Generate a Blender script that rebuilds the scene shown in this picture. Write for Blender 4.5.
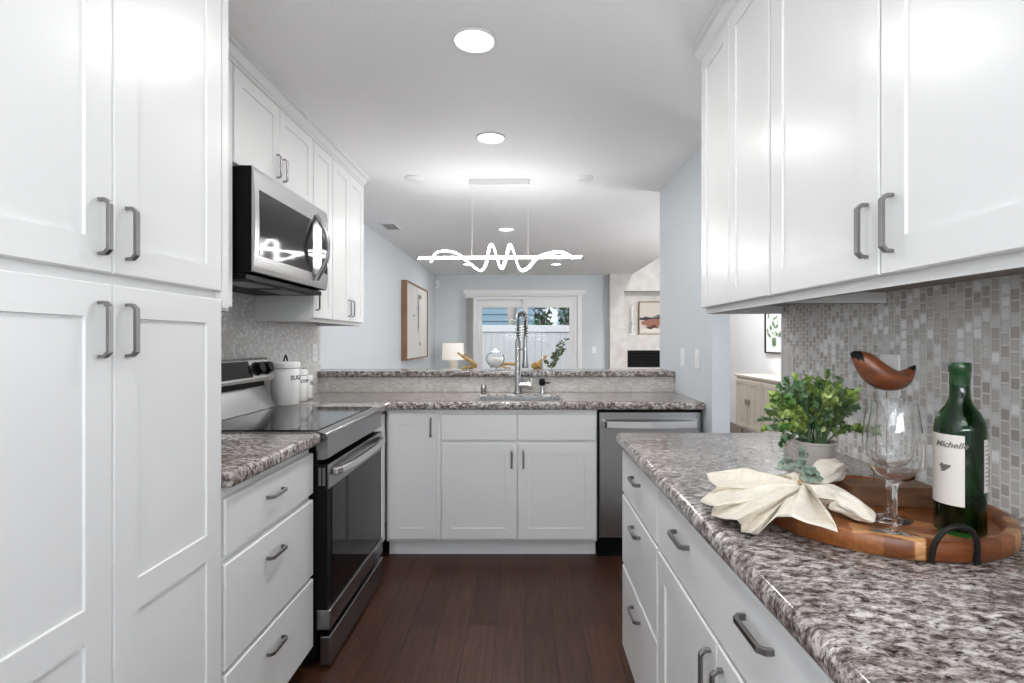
import bpy, bmesh, math, random
from mathutils import Vector, Matrix
PI = math.pi
SC = bpy.context.scene
COL = SC.collection
for o in list(bpy.data.objects): bpy.data.objects.remove(o)

# ------------------------------------------------------------ camera, world, light, exposure
EYE = 1.28; FPX = 524.0; CX = 525.0; CY = 341.0
cam_d = bpy.data.cameras.new('camera'); cam = bpy.data.objects.new('camera', cam_d); COL.objects.link(cam)
cam.location = (0, 0, EYE); cam.rotation_euler = (PI/2, 0, 0)
cam_d.sensor_width = 36; cam_d.lens = FPX/1024*36
cam_d.shift_x = (512-CX)/1024; cam_d.shift_y = (CY-341.5)/1024
cam_d.clip_start = .05
SC.camera = cam
SC.view_settings.view_transform = 'Standard'; SC.view_settings.look = 'None'
SC.view_settings.gamma = 1; SC.view_settings.use_curve_mapping = False
SC.view_settings.exposure = 0.50
SC.cycles.use_denoising = True
SC.cycles.max_bounces = 14; SC.cycles.diffuse_bounces = 6; SC.cycles.glossy_bounces = 5
SC.cycles.transmission_bounces = 12; SC.cycles.transparent_max_bounces = 12
SC.cycles.sample_clamp_indirect = 6; SC.cycles.caustics_refractive = True; SC.cycles.caustics_reflective = False
w = bpy.data.worlds.new('sky'); SC.world = w; w.use_nodes = True
wn = w.node_tree.nodes; bg = wn['Background']
bg.inputs[0].default_value = (.78, .88, 1, 1); bg.inputs[1].default_value = .85
sun_d = bpy.data.lights.new('sun', 'SUN'); sun_d.energy = 1.2; sun_d.angle = .02; sun_d.color = (1, .96, .9)
sun = bpy.data.objects.new('sun', sun_d); COL.objects.link(sun); sun.rotation_euler = (math.radians(40), 0, math.radians(-25))

def area(name, loc, rot, sx, sy, power, color=(1, 1, 1), shape='RECTANGLE', spread=PI):
    d = bpy.data.lights.new(name, 'AREA'); d.shape = shape; d.size = sx; d.size_y = sy; d.energy = power; d.color = color
    d.spread = spread
    o = bpy.data.objects.new(name, d); COL.objects.link(o); o.location = loc; o.rotation_euler = rot
    return o
# unseen fill lights added at window places in the rooms (behind the camera, dining room, living room)
area('added_fill_light', (-.1, -2.36, 1.5), (PI/2+1.3, 0, 0), 2.0, 1.5, 120, (.97, .985, 1))  # fill tilted steeply up to brighten the kitchen ceiling
area('added_fill_light', (3.22, 5.0, 1.5), (0, PI/2+.25, 0), 1.3, 1.6, 46, (.97, .985, 1))
area('added_fill_light', (2.1, .06, 1.5), (PI/2, 0, 0), 1.5, 1.5, 14, (.97, .985, 1))

# ------------------------------------------------------------ materials
MATS = {}
def nt(name):
    m = bpy.data.materials.new(name); m.use_nodes = True; MATS[name] = m
    return m, m.node_tree.nodes, m.node_tree.links, m.node_tree.nodes['Principled BSDF']
def pm(name, col, rough=.5, metal=0, spec=.5, trans=0, ior=1.45, emit=None, es=0, coat=0):
    m, N, L, b = nt(name)
    b.inputs['Base Color'].default_value = (*col, 1); b.inputs['Roughness'].default_value = rough
    b.inputs['Metallic'].default_value = metal; b.inputs['Specular IOR Level'].default_value = spec
    b.inputs['Transmission Weight'].default_value = trans; b.inputs['IOR'].default_value = ior
    b.inputs['Coat Weight'].default_value = coat; b.inputs['Coat Roughness'].default_value = .08
    if emit: b.inputs['Emission Color'].default_value = (*emit, 1); b.inputs['Emission Strength'].default_value = es
    return m
def add_noise_bump(m, scale, dist, detail=3, sc3=(1, 1, 1), rough_var=None):
    N, L = m.node_tree.nodes, m.node_tree.links; b = N['Principled BSDF']
    tc = N.new('ShaderNodeTexCoord'); mp = N.new('ShaderNodeMapping'); mp.inputs['Scale'].default_value = sc3
    nz = N.new('ShaderNodeTexNoise'); nz.inputs['Scale'].default_value = scale; nz.inputs['Detail'].default_value = detail
    bp = N.new('ShaderNodeBump'); bp.inputs['Strength'].default_value = 1; bp.inputs['Distance'].default_value = dist
    L.new(tc.outputs['Object'], mp.inputs[0]); L.new(mp.outputs[0], nz.inputs[0]); L.new(nz.outputs[0], bp.inputs['Height']); L.new(bp.outputs[0], b.inputs['Normal'])
    if rough_var:
        mr = N.new('ShaderNodeMapRange'); mr.inputs[3].default_value = rough_var[0]; mr.inputs[4].default_value = rough_var[1]
        L.new(nz.outputs[0], mr.inputs[0]); L.new(mr.outputs[0], b.inputs['Roughness'])
    return m
def ramp(N, stops, interp='LINEAR'):
    r = N.new('ShaderNodeValToRGB'); r.color_ramp.interpolation = interp
    e = r.color_ramp.elements
    while len(e) < len(stops): e.new(.5)
    for i, (p, c) in enumerate(stops): e[i].position = p; e[i].color = (*c, 1)
    return r

add_noise_bump(pm('cabinet_white', (.75, .75, .747), .29, spec=.33), 5, .0010, 1)
pm('frame_white', (.78, .78, .775), .3)
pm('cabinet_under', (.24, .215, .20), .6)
add_noise_bump(pm('ceiling_paint', (.92, .92, .92), .6), 60, .0008)
add_noise_bump(pm('wall_blue', (.63, .665, .69), .55), 90, .0006)
pm('wall_white', (.86, .87, .88), .6)
pm('trim_white', (.82, .82, .82), .35)
pm('steel_handle', (.27, .265, .26), .28, 1)
m = pm('steel', (.50, .50, .50), .26, 1); add_noise_bump(m, 300, .00015, 2, (1, 1, .02))
m = pm('steel_mid', (.33, .33, .335), .27, 1); add_noise_bump(m, 300, .00015, 2, (1, 1, .02))
pm('steel_light', (.72, .72, .72), .2, 1)
pm('steel_dark', (.30, .30, .31), .3, 1)
pm('chrome', (.62, .62, .62), .15, 1)
pm('black_glass', (.012, .012, .013), .07, spec=.35)
pm('oven_glass', (.006, .006, .007), .04, spec=.2)
pm('black_plastic', (.006, .006, .007), .4, spec=.12)
pm('black_metal', (.010, .009, .009), .45, 0, spec=.25)
pm('display_glow', (.5, .5, .5), .3, emit=(.9, .95, 1), es=1.0)
pm('ceramic_white', (.78, .78, .77), .15, coat=.5)
pm('ink', (.03, .03, .03), .6)
pm('lamp_disc', (1, 1, 1), .5, emit=(1, .985, .96), es=4)
pm('led_tube', (1, 1, 1), .5, emit=(1, 1, 1), es=20)
pm('plate_white', (.82, .82, .82), .3)
pm('plate_grey', (.62, .60, .58), .35)
pm('slot_dark', (.12, .12, .12), .5)
pm('clear_glass', (1, 1, 1), .0, trans=1, ior=1.45)
pm('bottle_glass', (.016, .19, .026), .02, trans=1, ior=1.45)
pm('wine', (.010, .012, .008), .05, spec=.4)
pm('label_paper', (.74, .70, .64), .6)
pm('ink_grey', (.16, .14, .13), .6)
pm('foil_green', (.006, .05, .012), .25, coat=.6)
mat_g = pm('gold_wood', (.40, .25, .08), .45)
pm('lamp_shade', (.80, .77, .72), .8, emit=(1, .93, .82), es=.25)
pm('lamp_base', (.75, .70, .60), .5)
pm('leaf_dark', (.035, .085, .03), .5)
pm('pot_paint', (.56, .53, .49), .6)
pm('soil', (.03, .022, .016), .9)
pm('bead_wood', (.50, .34, .20), .5)
pm('grass_green', (.10, .16, .07), .9)
pm('siding_blue', (.30, .42, .52), .7)
pm('siding_pale', (.46, .58, .64), .7)
pm('fence_white', (.70, .68, .70), .5)
pm('roof_grey', (.25, .25, .27), .8)
pm('bark', (.16, .11, .08), .9)
pm('fire_black', (.006, .006, .007), .4, spec=.15)
pm('sideboard_paint', (.56, .50, .43), .6)
pm('bronze', (.16, .12, .08), .4, .9)
pm('blind_fabric', (.62, .62, .61), .7)
pm('leg_wire', (.25, .17, .10), .4, .6)

def thin_glass(name, ior=1.45):
    m, N, L, b = nt(name); N.remove(b); out = N['Material Output']
    fr = N.new('ShaderNodeFresnel'); fr.inputs[0].default_value = ior; tr = N.new('ShaderNodeBsdfTransparent'); gl_ = N.new('ShaderNodeBsdfGlossy'); gl_.inputs['Roughness'].default_value = .02; mx = N.new('ShaderNodeMixShader')
    L.new(fr.outputs[0], mx.inputs[0]); L.new(tr.outputs[0], mx.inputs[1]); L.new(gl_.outputs[0], mx.inputs[2]); L.new(mx.outputs[0], out.inputs[0])
thin_glass('thin_glass'); thin_glass('pane_glass', 1.12); thin_glass('vase_glass', 1.07)
def mat_two(name, c1, c2, scale, rough=.5, sc3=(1, 1, 1), detail=4, lo=.35, hi=.65, coat=0, dist=0):
    m, N, L, b = nt(name)
    tc = N.new('ShaderNodeTexCoord'); mp = N.new('ShaderNodeMapping'); mp.inputs['Scale'].default_value = sc3
    nz = N.new('ShaderNodeTexNoise'); nz.inputs['Scale'].default_value = scale; nz.inputs['Detail'].default_value = detail; nz.inputs['Distortion'].default_value = dist
    r = ramp(N, [(lo, c1), (hi, c2)])
    L.new(tc.outputs['Object'], mp.inputs[0]); L.new(mp.outputs[0], nz.inputs[0]); L.new(nz.outputs[0], r.inputs[0]); L.new(r.outputs[0], b.inputs['Base Color'])
    b.inputs['Roughness'].default_value = rough; b.inputs['Coat Weight'].default_value = coat
    return m
mat_two('bird_wood', (.10, .028, .010), (.21, .062, .022), 9, .35, (1, 6, 6), coat=.2)
mat_two('block_wood', (.12, .055, .028), (.20, .10, .05), 14, .5, (1, 5, 5))
mat_two('frame_wood', (.22, .12, .07), (.30, .17, .10), 8, .5, (1, 1, .3))
mat_two('linen', (.72, .66, .56), (.80, .75, .66), 60, .85, detail=2)
mat_two('stone_cladding', (.60, .57, .54), (.70, .68, .65), 6, .6)
mat_two('leaf_green', (.07, .19, .035), (.34, .46, .10), 22, .45, lo=.4, hi=.62)
mat_two('leaf_lime', (.30, .45, .10), (.50, .60, .22), 30, .45)
mat_two('leaf_blue', (.07, .17, .06), (.20, .30, .16), 20, .5)
mat_two('leaf_grey', (.13, .19, .14), (.26, .32, .25), 30, .6)

# granite
def granite(name, shift=0):
    m, N, L, b = nt(name)
    tc = N.new('ShaderNodeTexCoord'); mp = N.new('ShaderNodeMapping')
    mp.inputs['Rotation'].default_value = (0, 0, .45); mp.inputs['Scale'].default_value = (1.0, 1.75, 1.3); mp.inputs['Location'].default_value = (shift, 0, 0)
    L.new(tc.outputs['Object'], mp.inputs[0])
    def nz(scale, det, dist, rough=.6, loc=0):
        n = N.new('ShaderNodeTexNoise'); n.inputs['Scale'].default_value = scale; n.inputs['Detail'].default_value = det
        n.inputs['Distortion'].default_value = dist; n.inputs['Roughness'].default_value = rough
        if loc:
            q = N.new('ShaderNodeMapping'); q.inputs['Location'].default_value = (loc, loc*.7, loc*.3); L.new(mp.outputs[0], q.inputs[0]); L.new(q.outputs[0], n.inputs[0])
        else: L.new(mp.outputs[0], n.inputs[0])
        return n
    a = nz(44, 9, .4, .74)
    ra = ramp(N, [(.34, (.022, .018, .017)), (.42, (.12, .098, .09)), (.48, (.27, .238, .225)), (.54, (.50, .47, .45)), (.64, (.78, .755, .73))])
    L.new(a.outputs[0], ra.inputs[0])
    bz = nz(6, 4, 1.2, .6, 3.1)
    rb = ramp(N, [(.38, (1, 1, 1)), (.60, (.53, .48, .465))])
    L.new(bz.outputs[0], rb.inputs[0])
    mx = N.new('ShaderNodeMix'); mx.data_type = 'RGBA'; mx.blend_type = 'MULTIPLY'; mx.inputs[0].default_value = .75
    L.new(ra.outputs[0], mx.inputs[6]); L.new(rb.outputs[0], mx.inputs[7])
    c = nz(105, 4, .2, .6, 7.7)
    rc = ramp(N, [(.37, (.03, .026, .028)), (.43, (1, 1, 1))])
    L.new(c.outputs[0], rc.inputs[0])
    m2 = N.new('ShaderNodeMix'); m2.data_type = 'RGBA'; m2.blend_type = 'MULTIPLY'; m2.inputs[0].default_value = .8
    L.new(mx.outputs[2], m2.inputs[6]); L.new(rc.outputs[0], m2.inputs[7])
    L.new(m2.outputs[2], b.inputs['Base Color'])
    b.inputs['Roughness'].default_value = .13; b.inputs['Specular IOR Level'].default_value = .42
granite('granite')

# glass mosaic: axis = which horizontal axis runs along the wall
def mosaic(name, axis, pw=.0225, ph=.0262, stops=None, grout=(.68, .67, .65), rough=.12, mortar=.0028, offset=.5):
    m, N, L, b = nt(name)
    tc = N.new('ShaderNodeTexCoord'); sp = N.new('ShaderNodeSeparateXYZ'); cb = N.new('ShaderNodeCombineXYZ')
    L.new(tc.outputs['Object'], sp.inputs[0])
    L.new(sp.outputs['Z'], cb.inputs[0]); L.new(sp.outputs[axis], cb.inputs[1])
    br = N.new('ShaderNodeTexBrick'); br.offset = offset; br.offset_frequency = 2; br.squash = 1
    br.inputs['Color1'].default_value = (0, 0, 0, 1); br.inputs['Color2'].default_value = (1, 1, 1, 1); br.inputs['Mortar'].default_value = (0, 0, 0, 1)
    br.inputs['Scale'].default_value = 1; br.inputs['Mortar Size'].default_value = mortar; br.inputs['Mortar Smooth'].default_value = .3
    br.inputs['Brick Width'].default_value = ph; br.inputs['Row Height'].default_value = pw
    L.new(cb.outputs[0], br.inputs['Vector'])
    r = ramp(N, stops or [(0, (.43, .39, .37)), (.2, (.54, .52, .505)), (.38, (.47, .44, .42)), (.52, (.62, .61, .60)), (.66, (.52, .50, .48)), (.76, (.74, .75, .76)), (.90, (.86, .87, .88))], 'CONSTANT')
    L.new(br.outputs['Color'], r.inputs[0])
    mx = N.new('ShaderNodeMix'); mx.data_type = 'RGBA'; mx.inputs[7].default_value = (*grout, 1)
    L.new(br.outputs['Fac'], mx.inputs[0]); L.new(r.outputs[0], mx.inputs[6]); L.new(mx.outputs[2], b.inputs['Base Color'])
    mr = N.new('ShaderNodeMapRange'); mr.inputs[3].default_value = rough; mr.inputs[4].default_value = .7
    L.new(br.outputs['Fac'], mr.inputs[0]); L.new(mr.outputs[0], b.inputs['Roughness'])
    bp = N.new('ShaderNodeBump'); bp.invert = True; bp.inputs['Distance'].default_value = .0015; bp.inputs['Strength'].default_value = .8
    L.new(br.outputs['Fac'], bp.inputs['Height']); L.new(bp.outputs[0], b.inputs['Normal'])
mosaic('mosaic_side', 'Y')
mosaic('mosaic_left', 'Y', grout=(.68, .67, .65), pw=.0155, ph=.0155, mortar=.0018, stops=[(0, (.54, .53, .51)), (.3, (.66, .65, .64)), (.55, (.60, .58, .57)), (.8, (.82, .82, .82))])
mosaic('mosaic_back', 'X', pw=.026, ph=.0125, grout=(.60, .58, .55), mortar=.0012,
       stops=[(0, (.58, .56, .52)), (.25, (.64, .62, .58)), (.5, (.55, .53, .50)), (.75, (.70, .68, .65))])

# plank floor
def floor_mat():
    m, N, L, b = nt('floor_planks')
    tc = N.new('ShaderNodeTexCoord'); sp = N.new('ShaderNodeSeparateXYZ'); cb = N.new('ShaderNodeCombineXYZ')
    L.new(tc.outputs['Object'], sp.inputs[0]); L.new(sp.outputs['Y'], cb.inputs[0]); L.new(sp.outputs['X'], cb.inputs[1])
    br = N.new('ShaderNodeTexBrick'); br.offset = .37; br.offset_frequency = 2
    br.inputs['Color1'].default_value = (0, 0, 0, 1); br.inputs['Color2'].default_value = (1, 1, 1, 1); br.inputs['Mortar'].default_value = (0, 0, 0, 1)
    br.inputs['Scale'].default_value = 1; br.inputs['Mortar Size'].default_value = .0015; br.inputs['Brick Width'].default_value = .9; br.inputs['Row Height'].default_value = .128
    L.new(cb.outputs[0], br.inputs['Vector'])
    r = ramp(N, [(0, (.045, .020, .012)), (1, (.068, .031, .019))]); L.new(br.outputs['Color'], r.inputs[0])
    mp = N.new('ShaderNodeMapping'); mp.inputs['Scale'].default_value = (30, 1.6, 1); L.new(tc.outputs['Object'], mp.inputs[0])
    nz = N.new('ShaderNodeTexNoise'); nz.inputs['Scale'].default_value = 2.2; nz.inputs['Detail'].default_value = 6; L.new(mp.outputs[0], nz.inputs[0])
    rg = ramp(N, [(.3, (.62, .58, .55)), (.7, (1.35, 1.25, 1.2))]); L.new(nz.outputs[0], rg.inputs[0])
    mx = N.new('ShaderNodeMix'); mx.data_type = 'RGBA'; mx.blend_type = 'MULTIPLY'; mx.inputs[0].default_value = 1
    L.new(r.outputs[0], mx.inputs[6]); L.new(rg.outputs[0], mx.inputs[7])
    m2 = N.new('ShaderNodeMix'); m2.data_type = 'RGBA'; m2.inputs[7].default_value = (.012, .006, .004, 1)
    L.new(br.outputs['Fac'], m2.inputs[0]); L.new(mx.outputs[2], m2.inputs[6]); L.new(m2.outputs[2], b.inputs['Base Color'])
    b.inputs['Roughness'].default_value = .34; b.inputs['Specular IOR Level'].default_value = .28
    bp = N.new('ShaderNodeBump'); bp.invert = True; bp.inputs['Distance'].default_value = .001; L.new(br.outputs['Fac'], bp.inputs['Height']); L.new(bp.outputs[0], b.inputs['Normal'])
floor_mat()

# acacia block tray
def tray_mat():
    m, N, L, b = nt('acacia')
    tc = N.new('ShaderNodeTexCoord')
    br = N.new('ShaderNodeTexBrick'); br.offset = .43; br.offset_frequency = 2
    br.inputs['Color1'].default_value = (0, 0, 0, 1); br.inputs['Color2'].default_value = (1, 1, 1, 1); br.inputs['Mortar'].default_value = (.3, .3, .3, 1)
    br.inputs['Scale'].default_value = 1; br.inputs['Mortar Size'].default_value = .0003; br.inputs['Brick Width'].default_value = .10; br.inputs['Row Height'].default_value = .036
    mr_ = N.new('ShaderNodeMapping'); mr_.inputs['Rotation'].default_value = (0, 0, .5); L.new(tc.outputs['Object'], mr_.inputs[0]); L.new(mr_.outputs[0], br.inputs['Vector'])
    r = ramp(N, [(0, (.10, .028, .008)), (.22, (.30, .10, .026)), (.42, (.16, .045, .012)), (.6, (.36, .14, .040)), (.8, (.50, .27, .12)), (.9, (.22, .07, .02))]); L.new(br.outputs['Color'], r.inputs[0])
    mp = N.new('ShaderNodeMapping'); mp.inputs['Scale'].default_value = (3, 22, 22); mp.inputs['Rotation'].default_value = (0, 0, .5); L.new(tc.outputs['Object'], mp.inputs[0])
    nz = N.new('ShaderNodeTexNoise'); nz.inputs['Scale'].default_value = 6; nz.inputs['Detail'].default_value = 5; nz.inputs['Distortion'].default_value = 1; L.new(mp.outputs[0], nz.inputs[0])
    rg = ramp(N, [(.3, (.7, .65, .6)), (.7, (1.3, 1.3, 1.3))]); L.new(nz.outputs[0], rg.inputs[0])
    mx = N.new('ShaderNodeMix'); mx.data_type = 'RGBA'; mx.blend_type = 'MULTIPLY'; mx.inputs[0].default_value = 1
    L.new(r.outputs[0], mx.inputs[6]); L.new(rg.outputs[0], mx.inputs[7]); L.new(mx.outputs[2], b.inputs['Base Color'])
    b.inputs['Roughness'].default_value = .35
tray_mat()

# paintings
def art_mat(name, base, blobs):
    """blobs: (along-axis centre, z centre, half-width, half-height, colour) soft strokes in object space, axis A"""
    m, N, L, b = nt(name)
    tc = N.new('ShaderNodeTexCoord'); nz = N.new('ShaderNodeTexNoise'); nz.inputs['Scale'].default_value = 6; nz.inputs['Detail'].default_value = 5
    L.new(tc.outputs['Object'], nz.inputs[0])
    dm = N.new('ShaderNodeVectorMath'); dm.operation = 'MULTIPLY_ADD'; dm.inputs[1].default_value = (.16, .16, .16); L.new(nz.outputs['Color'], dm.inputs[0]); 
    sb = N.new('ShaderNodeVectorMath'); sb.operation = 'SUBTRACT'; sb.inputs[1].default_value = (.08, .08, .08)
    L.new(tc.outputs['Object'], dm.inputs[2]); L.new(dm.outputs[0], sb.inputs[0])
    cur = None
    base_rgb = N.new('ShaderNodeRGB'); base_rgb.outputs[0].default_value = (*base, 1); cur = base_rgb.outputs[0]
    for (c, rad, col) in blobs:
        mp = N.new('ShaderNodeMapping'); mp.vector_type = 'POINT'
        mp.inputs['Location'].default_value = tuple(-c[i]/rad[i] for i in range(3)); mp.inputs['Scale'].default_value = tuple(1/r for r in rad)
        L.new(sb.outputs[0], mp.inputs[0])
        ln = N.new('ShaderNodeVectorMath'); ln.operation = 'LENGTH'; L.new(mp.outputs[0], ln.inputs[0])
        r = ramp(N, [(.7, (1, 1, 1)), (1, (0, 0, 0))]); L.new(ln.outputs['Value'], r.inputs[0])
        mx = N.new('ShaderNodeMix'); mx.data_type = 'RGBA'; mx.inputs[7].default_value = (*col, 1)
        L.new(r.outputs[0], mx.inputs[0]); L.new(cur, mx.inputs[6]); cur = mx.outputs[2]
    L.new(cur, b.inputs['Base Color']); b.inputs['Roughness'].default_value = .7

# ------------------------------------------------------------ mesh helpers
class MB:
    def __init__(s): s.bm = bmesh.new(); s.mi = 0
    def _tag(s, geom_faces, smooth=False):
        for f in geom_faces: f.material_index = s.mi; f.smooth = smooth
    def box(s, x0, x1, y0, y1, z0, z1, bev=0, seg=2):
        if x0 > x1: x0, x1 = x1, x0
        if y0 > y1: y0, y1 = y1, y0
        if z0 > z1: z0, z1 = z1, z0
        before = set(s.bm.faces)
        vs = [s.bm.verts.new(p) for p in [(x0,y0,z0),(x1,y0,z0),(x1,y1,z0),(x0,y1,z0),(x0,y0,z1),(x1,y0,z1),(x1,y1,z1),(x0,y1,z1)]]
        fs = [s.bm.faces.new([vs[i] for i in q]) for q in [(0,3,2,1),(4,5,6,7),(0,1,5,4),(1,2,6,5),(2,3,7,6),(3,0,4,7)]]
        if bev > 0:
            es = list({e for f in fs for e in f.edges})
            bmesh.ops.bevel(s.bm, geom=es, offset=bev, segments=seg, affect='EDGES', profile=.5)
        s._tag([f for f in s.bm.faces if f not in before]); return s
    def prism(s, poly, axis, a0, a1, bev=0, smooth=False):
        """poly = 2D points in the plane of the two other axes (order x<y<z), extruded along axis"""
        before = set(s.bm.faces)
        def P(u, v, a):
            return {'x': (a, u, v), 'y': (u, a, v), 'z': (u, v, a)}[axis]
        A = [s.bm.verts.new(P(u, v, a0)) for u, v in poly]; B = [s.bm.verts.new(P(u, v, a1)) for u, v in poly]
        n = len(poly)
        s.bm.faces.new(A); s.bm.faces.new(B[::-1])
        for i in range(n): s.bm.faces.new([A[i], B[i], B[(i+1) % n], A[(i+1) % n]])
        nf = [f for f in s.bm.faces if f not in before]
        if bev: bmesh.ops.bevel(s.bm, geom=list({e for f in nf for e in f.edges}), offset=bev, segments=1, affect='EDGES')
        nf = [f for f in s.bm.faces if f not in before]
        bmesh.ops.recalc_face_normals(s.bm, faces=nf); s._tag(nf, smooth); return s
    def lathe(s, prof, c=(0, 0, 0), n=32, M=None, cap=True, smooth=True):
        before = set(s.bm.faces); rings = []
        for r, z in prof:
            rings.append([s.bm.verts.new((r*math.cos(2*PI*i/n), r*math.sin(2*PI*i/n), z)) for i in range(n)] if r > 1e-6 else [s.bm.verts.new((0, 0, z))])
        for a, b in zip(rings, rings[1:]):
            for i in range(n):
                j = (i+1) % n
                q = [a[i % len(a)], a[j % len(a)], b[j % len(b)], b[i % len(b)]]
                u = []
                for v in q:
                    if v not in u: u.append(v)
                if len(u) > 2: s.bm.faces.new(u)
        if cap:
            if len(rings[0]) > 1: s.bm.faces.new(rings[0][::-1])
            if len(rings[-1]) > 1: s.bm.faces.new(rings[-1])
        nf = [f for f in s.bm.faces if f not in before]; bmesh.ops.recalc_face_normals(s.bm, faces=nf)
        s._tag(nf, smooth)
        vs = [v for r in rings for v in r]
        T = Matrix.Translation(c) @ (M or Matrix())
        bmesh.ops.transform(s.bm, matrix=T, verts=vs)
        return s
    def cyl(s, p0, p1, r, n=16, r1=None, smooth=True):
        p0, p1 = Vector(p0), Vector(p1); d = p1-p0; h = d.length
        M = d.to_track_quat('Z', 'Y').to_matrix().to_4x4()
        return s.lathe([(r, 0), (r if r1 is None else r1, h)], p0, n, M, True, smooth)
    def tube(s, pts, r, n=8, close=False, sq=(1, 1), cap=True):
        """swept tube; r a number or list"""
        before = set(s.bm.faces); pts = [Vector(p) for p in pts]; m = len(pts)
        rr = r if isinstance(r, (list, tuple)) else [r]*m
        t0 = (pts[1]-pts[0]).normalized(); up = Vector((0, 0, 1)) if abs(t0.z) < .9 else Vector((1, 0, 0))
        nrm = (up - t0*up.dot(t0)).normalized(); rings = []
        for i, p in enumerate(pts):
            if close: t = (pts[(i+1) % m]-pts[i-1]).normalized()
            else: t = (pts[min(i+1, m-1)]-pts[max(i-1, 0)]).normalized()
            nrm = (nrm - t*nrm.dot(t)).normalized(); b = t.cross(nrm)
            rings.append([s.bm.verts.new(p + nrm*(math.cos(2*PI*k/n)*rr[i]*sq[0]) + b*(math.sin(2*PI*k/n)*rr[i]*sq[1])) for k in range(n)])
        prs = list(zip(rings, rings[1:])) + ([(rings[-1], rings[0])] if close else [])
        for a, b in prs:
            for k in range(n): s.bm.faces.new([a[k], a[(k+1) % n], b[(k+1) % n], b[k]])
        if cap and not close: s.bm.faces.new(rings[0][::-1]); s.bm.faces.new(rings[-1])
        nf = [f for f in s.bm.faces if f not in before]; bmesh.ops.recalc_face_normals(s.bm, faces=nf); s._tag(nf, True); return s
    def ball(s, c, r, sc=(1, 1, 1), n=12):
        prof = [(r*math.sin(PI*i/n), -r*math.cos(PI*i/n)) for i in range(n+1)]; prof[0] = (0, -r); prof[-1] = (0, r)
        return s.lathe(prof, c, n*2, Matrix.Diagonal((*sc, 1)), False)
    def quad(s, ps, smooth=False):
        f = s.bm.faces.new([s.bm.verts.new(p) for p in ps]); f.material_index = s.mi; f.smooth = smooth; return s
    def build(s, name, mats, parent=None, loc=None, rot=None, label=None):
        me = bpy.data.meshes.new(name); s.bm.to_mesh(me); s.bm.free()
        for k in ([mats] if isinstance(mats, str) else mats): me.materials.append(MATS[k])
        if any(p.use_smooth for p in me.polygons): me.set_sharp_from_angle(angle=.95)
        o = bpy.data.objects.new(name, me); COL.objects.link(o)
        if parent: o.parent = parent
        if loc: o.location = loc
        if rot: o.rotation_euler = rot
        if label: o['label'] = label
        return o
def thing(name, label, cat, loc=(0, 0, 0), rz=0, group=None):
    o = bpy.data.objects.new(name, None); COL.objects.link(o); o.empty_display_size = .05
    o.location = loc; o.rotation_euler = (0, 0, rz); o['label'] = label; o['category'] = cat
    if group: o['group'] = group
    return o
def tag(o, label, cat, group=None, kind=None):
    o['label'] = label; o['category'] = cat
    if group: o['group'] = group
    if kind: o['kind'] = kind
    return o
def struct(name, mb, mats, parent=None, **k):
    o = mb.build(name, mats, parent, **k)
    if not parent: o['kind'] = 'structure'
    return o
def bx(*a, **k): return MB().box(*a, **k)
def text_mesh(txt, size, depth=.0004, font_shear=0):
    c = bpy.data.curves.new('t', 'FONT'); c.body = txt; c.size = size; c.extrude = depth; c.align_x = 'CENTER'; c.align_y = 'CENTER'; c.shear = font_shear
    c.resolution_u = 3; c.offset = size*.025
    o = bpy.data.objects.new('t', c); COL.objects.link(o); dg = bpy.context.evaluated_depsgraph_get(); dg.update()
    me = bpy.data.meshes.new_from_object(o.evaluated_get(dg)); bpy.data.objects.remove(o); return me
def wrap_text(name, txt, size, R, ang, z, mat, parent, shear=0):
    """letters curved round a vertical cylinder of radius R, centred on angle ang"""
    me = text_mesh(txt, size, .0004, shear)
    for v in me.vertices:
        a = ang + v.co.x/R; r = R + .0006 + v.co.z
        v.co = (r*math.cos(a), r*math.sin(a), z+v.co.y)
    me.materials.clear(); me.materials.append(MATS[mat])
    o = bpy.data.objects.new(name, me); COL.objects.link(o); o.parent = parent; return o

# ------------------------------------------------------------ key planes
XL = -1.45; XR = 1.0; XFL = -.818; XFR = .375; YB = 3.07; ZC = .925; CEIL = 2.44
XW = 1.05   # short right wall by dishwasher
YP = 3.68   # pony wall tile face

# ------------------------------------------------------------ structure
struct('floor', bx(-1.75, 3.4, -2.6, 9.35, -.05, 0), 'floor_planks')
struct('ceiling', bx(-1.75, 1.8, -2.6, 9.35, CEIL, CEIL+.08), 'ceiling_paint')
struct('ceiling', bx(1.72, 3.4, -2.6, 9.35, 3.3, 3.38), 'ceiling_paint')
struct('wall_fascia', bx(1.8, 1.86, -2.6, 9.2, CEIL-.0, 3.3), 'wall_white')
mb = MB(); mb.box(-1.75, XL-.008, -2.6, 3.72, 0, CEIL)
struct('wall_left', mb, 'wall_blue')
struct('wall_left', bx(-1.75, -1.58, 3.72, 9.2, 0, CEIL), 'wall_blue')
struct('wall_right', bx(XR+.008, XR+.12, -2.6, 2.035, 0, CEIL), 'wall_blue')
struct('wall_right', bx(XW, XW+.10, 2.94, 4.08, 0, CEIL), 'wall_blue')
struct('wall_dining', MB().box(3.25, 3.4, -2.6, 4.1, 0, 3.3).box(3.25, 3.4, 5.9, 9.2, 0, 3.3).box(3.25, 3.4, 4.1, 5.9, 0, .85).box(3.25, 3.4, 4.1, 5.9, 2.15, 3.3), 'wall_white')
struct('wall_dining', MB().box(XR+.12, 1.3, -.1, 0, 0, 3.3).box(2.9, 3.25, -.1, 0, 0, 3.3).box(1.3, 2.9, -.1, 0, 0, .7).box(1.3, 2.9, -.1, 0, 2.3, 3.3), 'wall_white')
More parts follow.
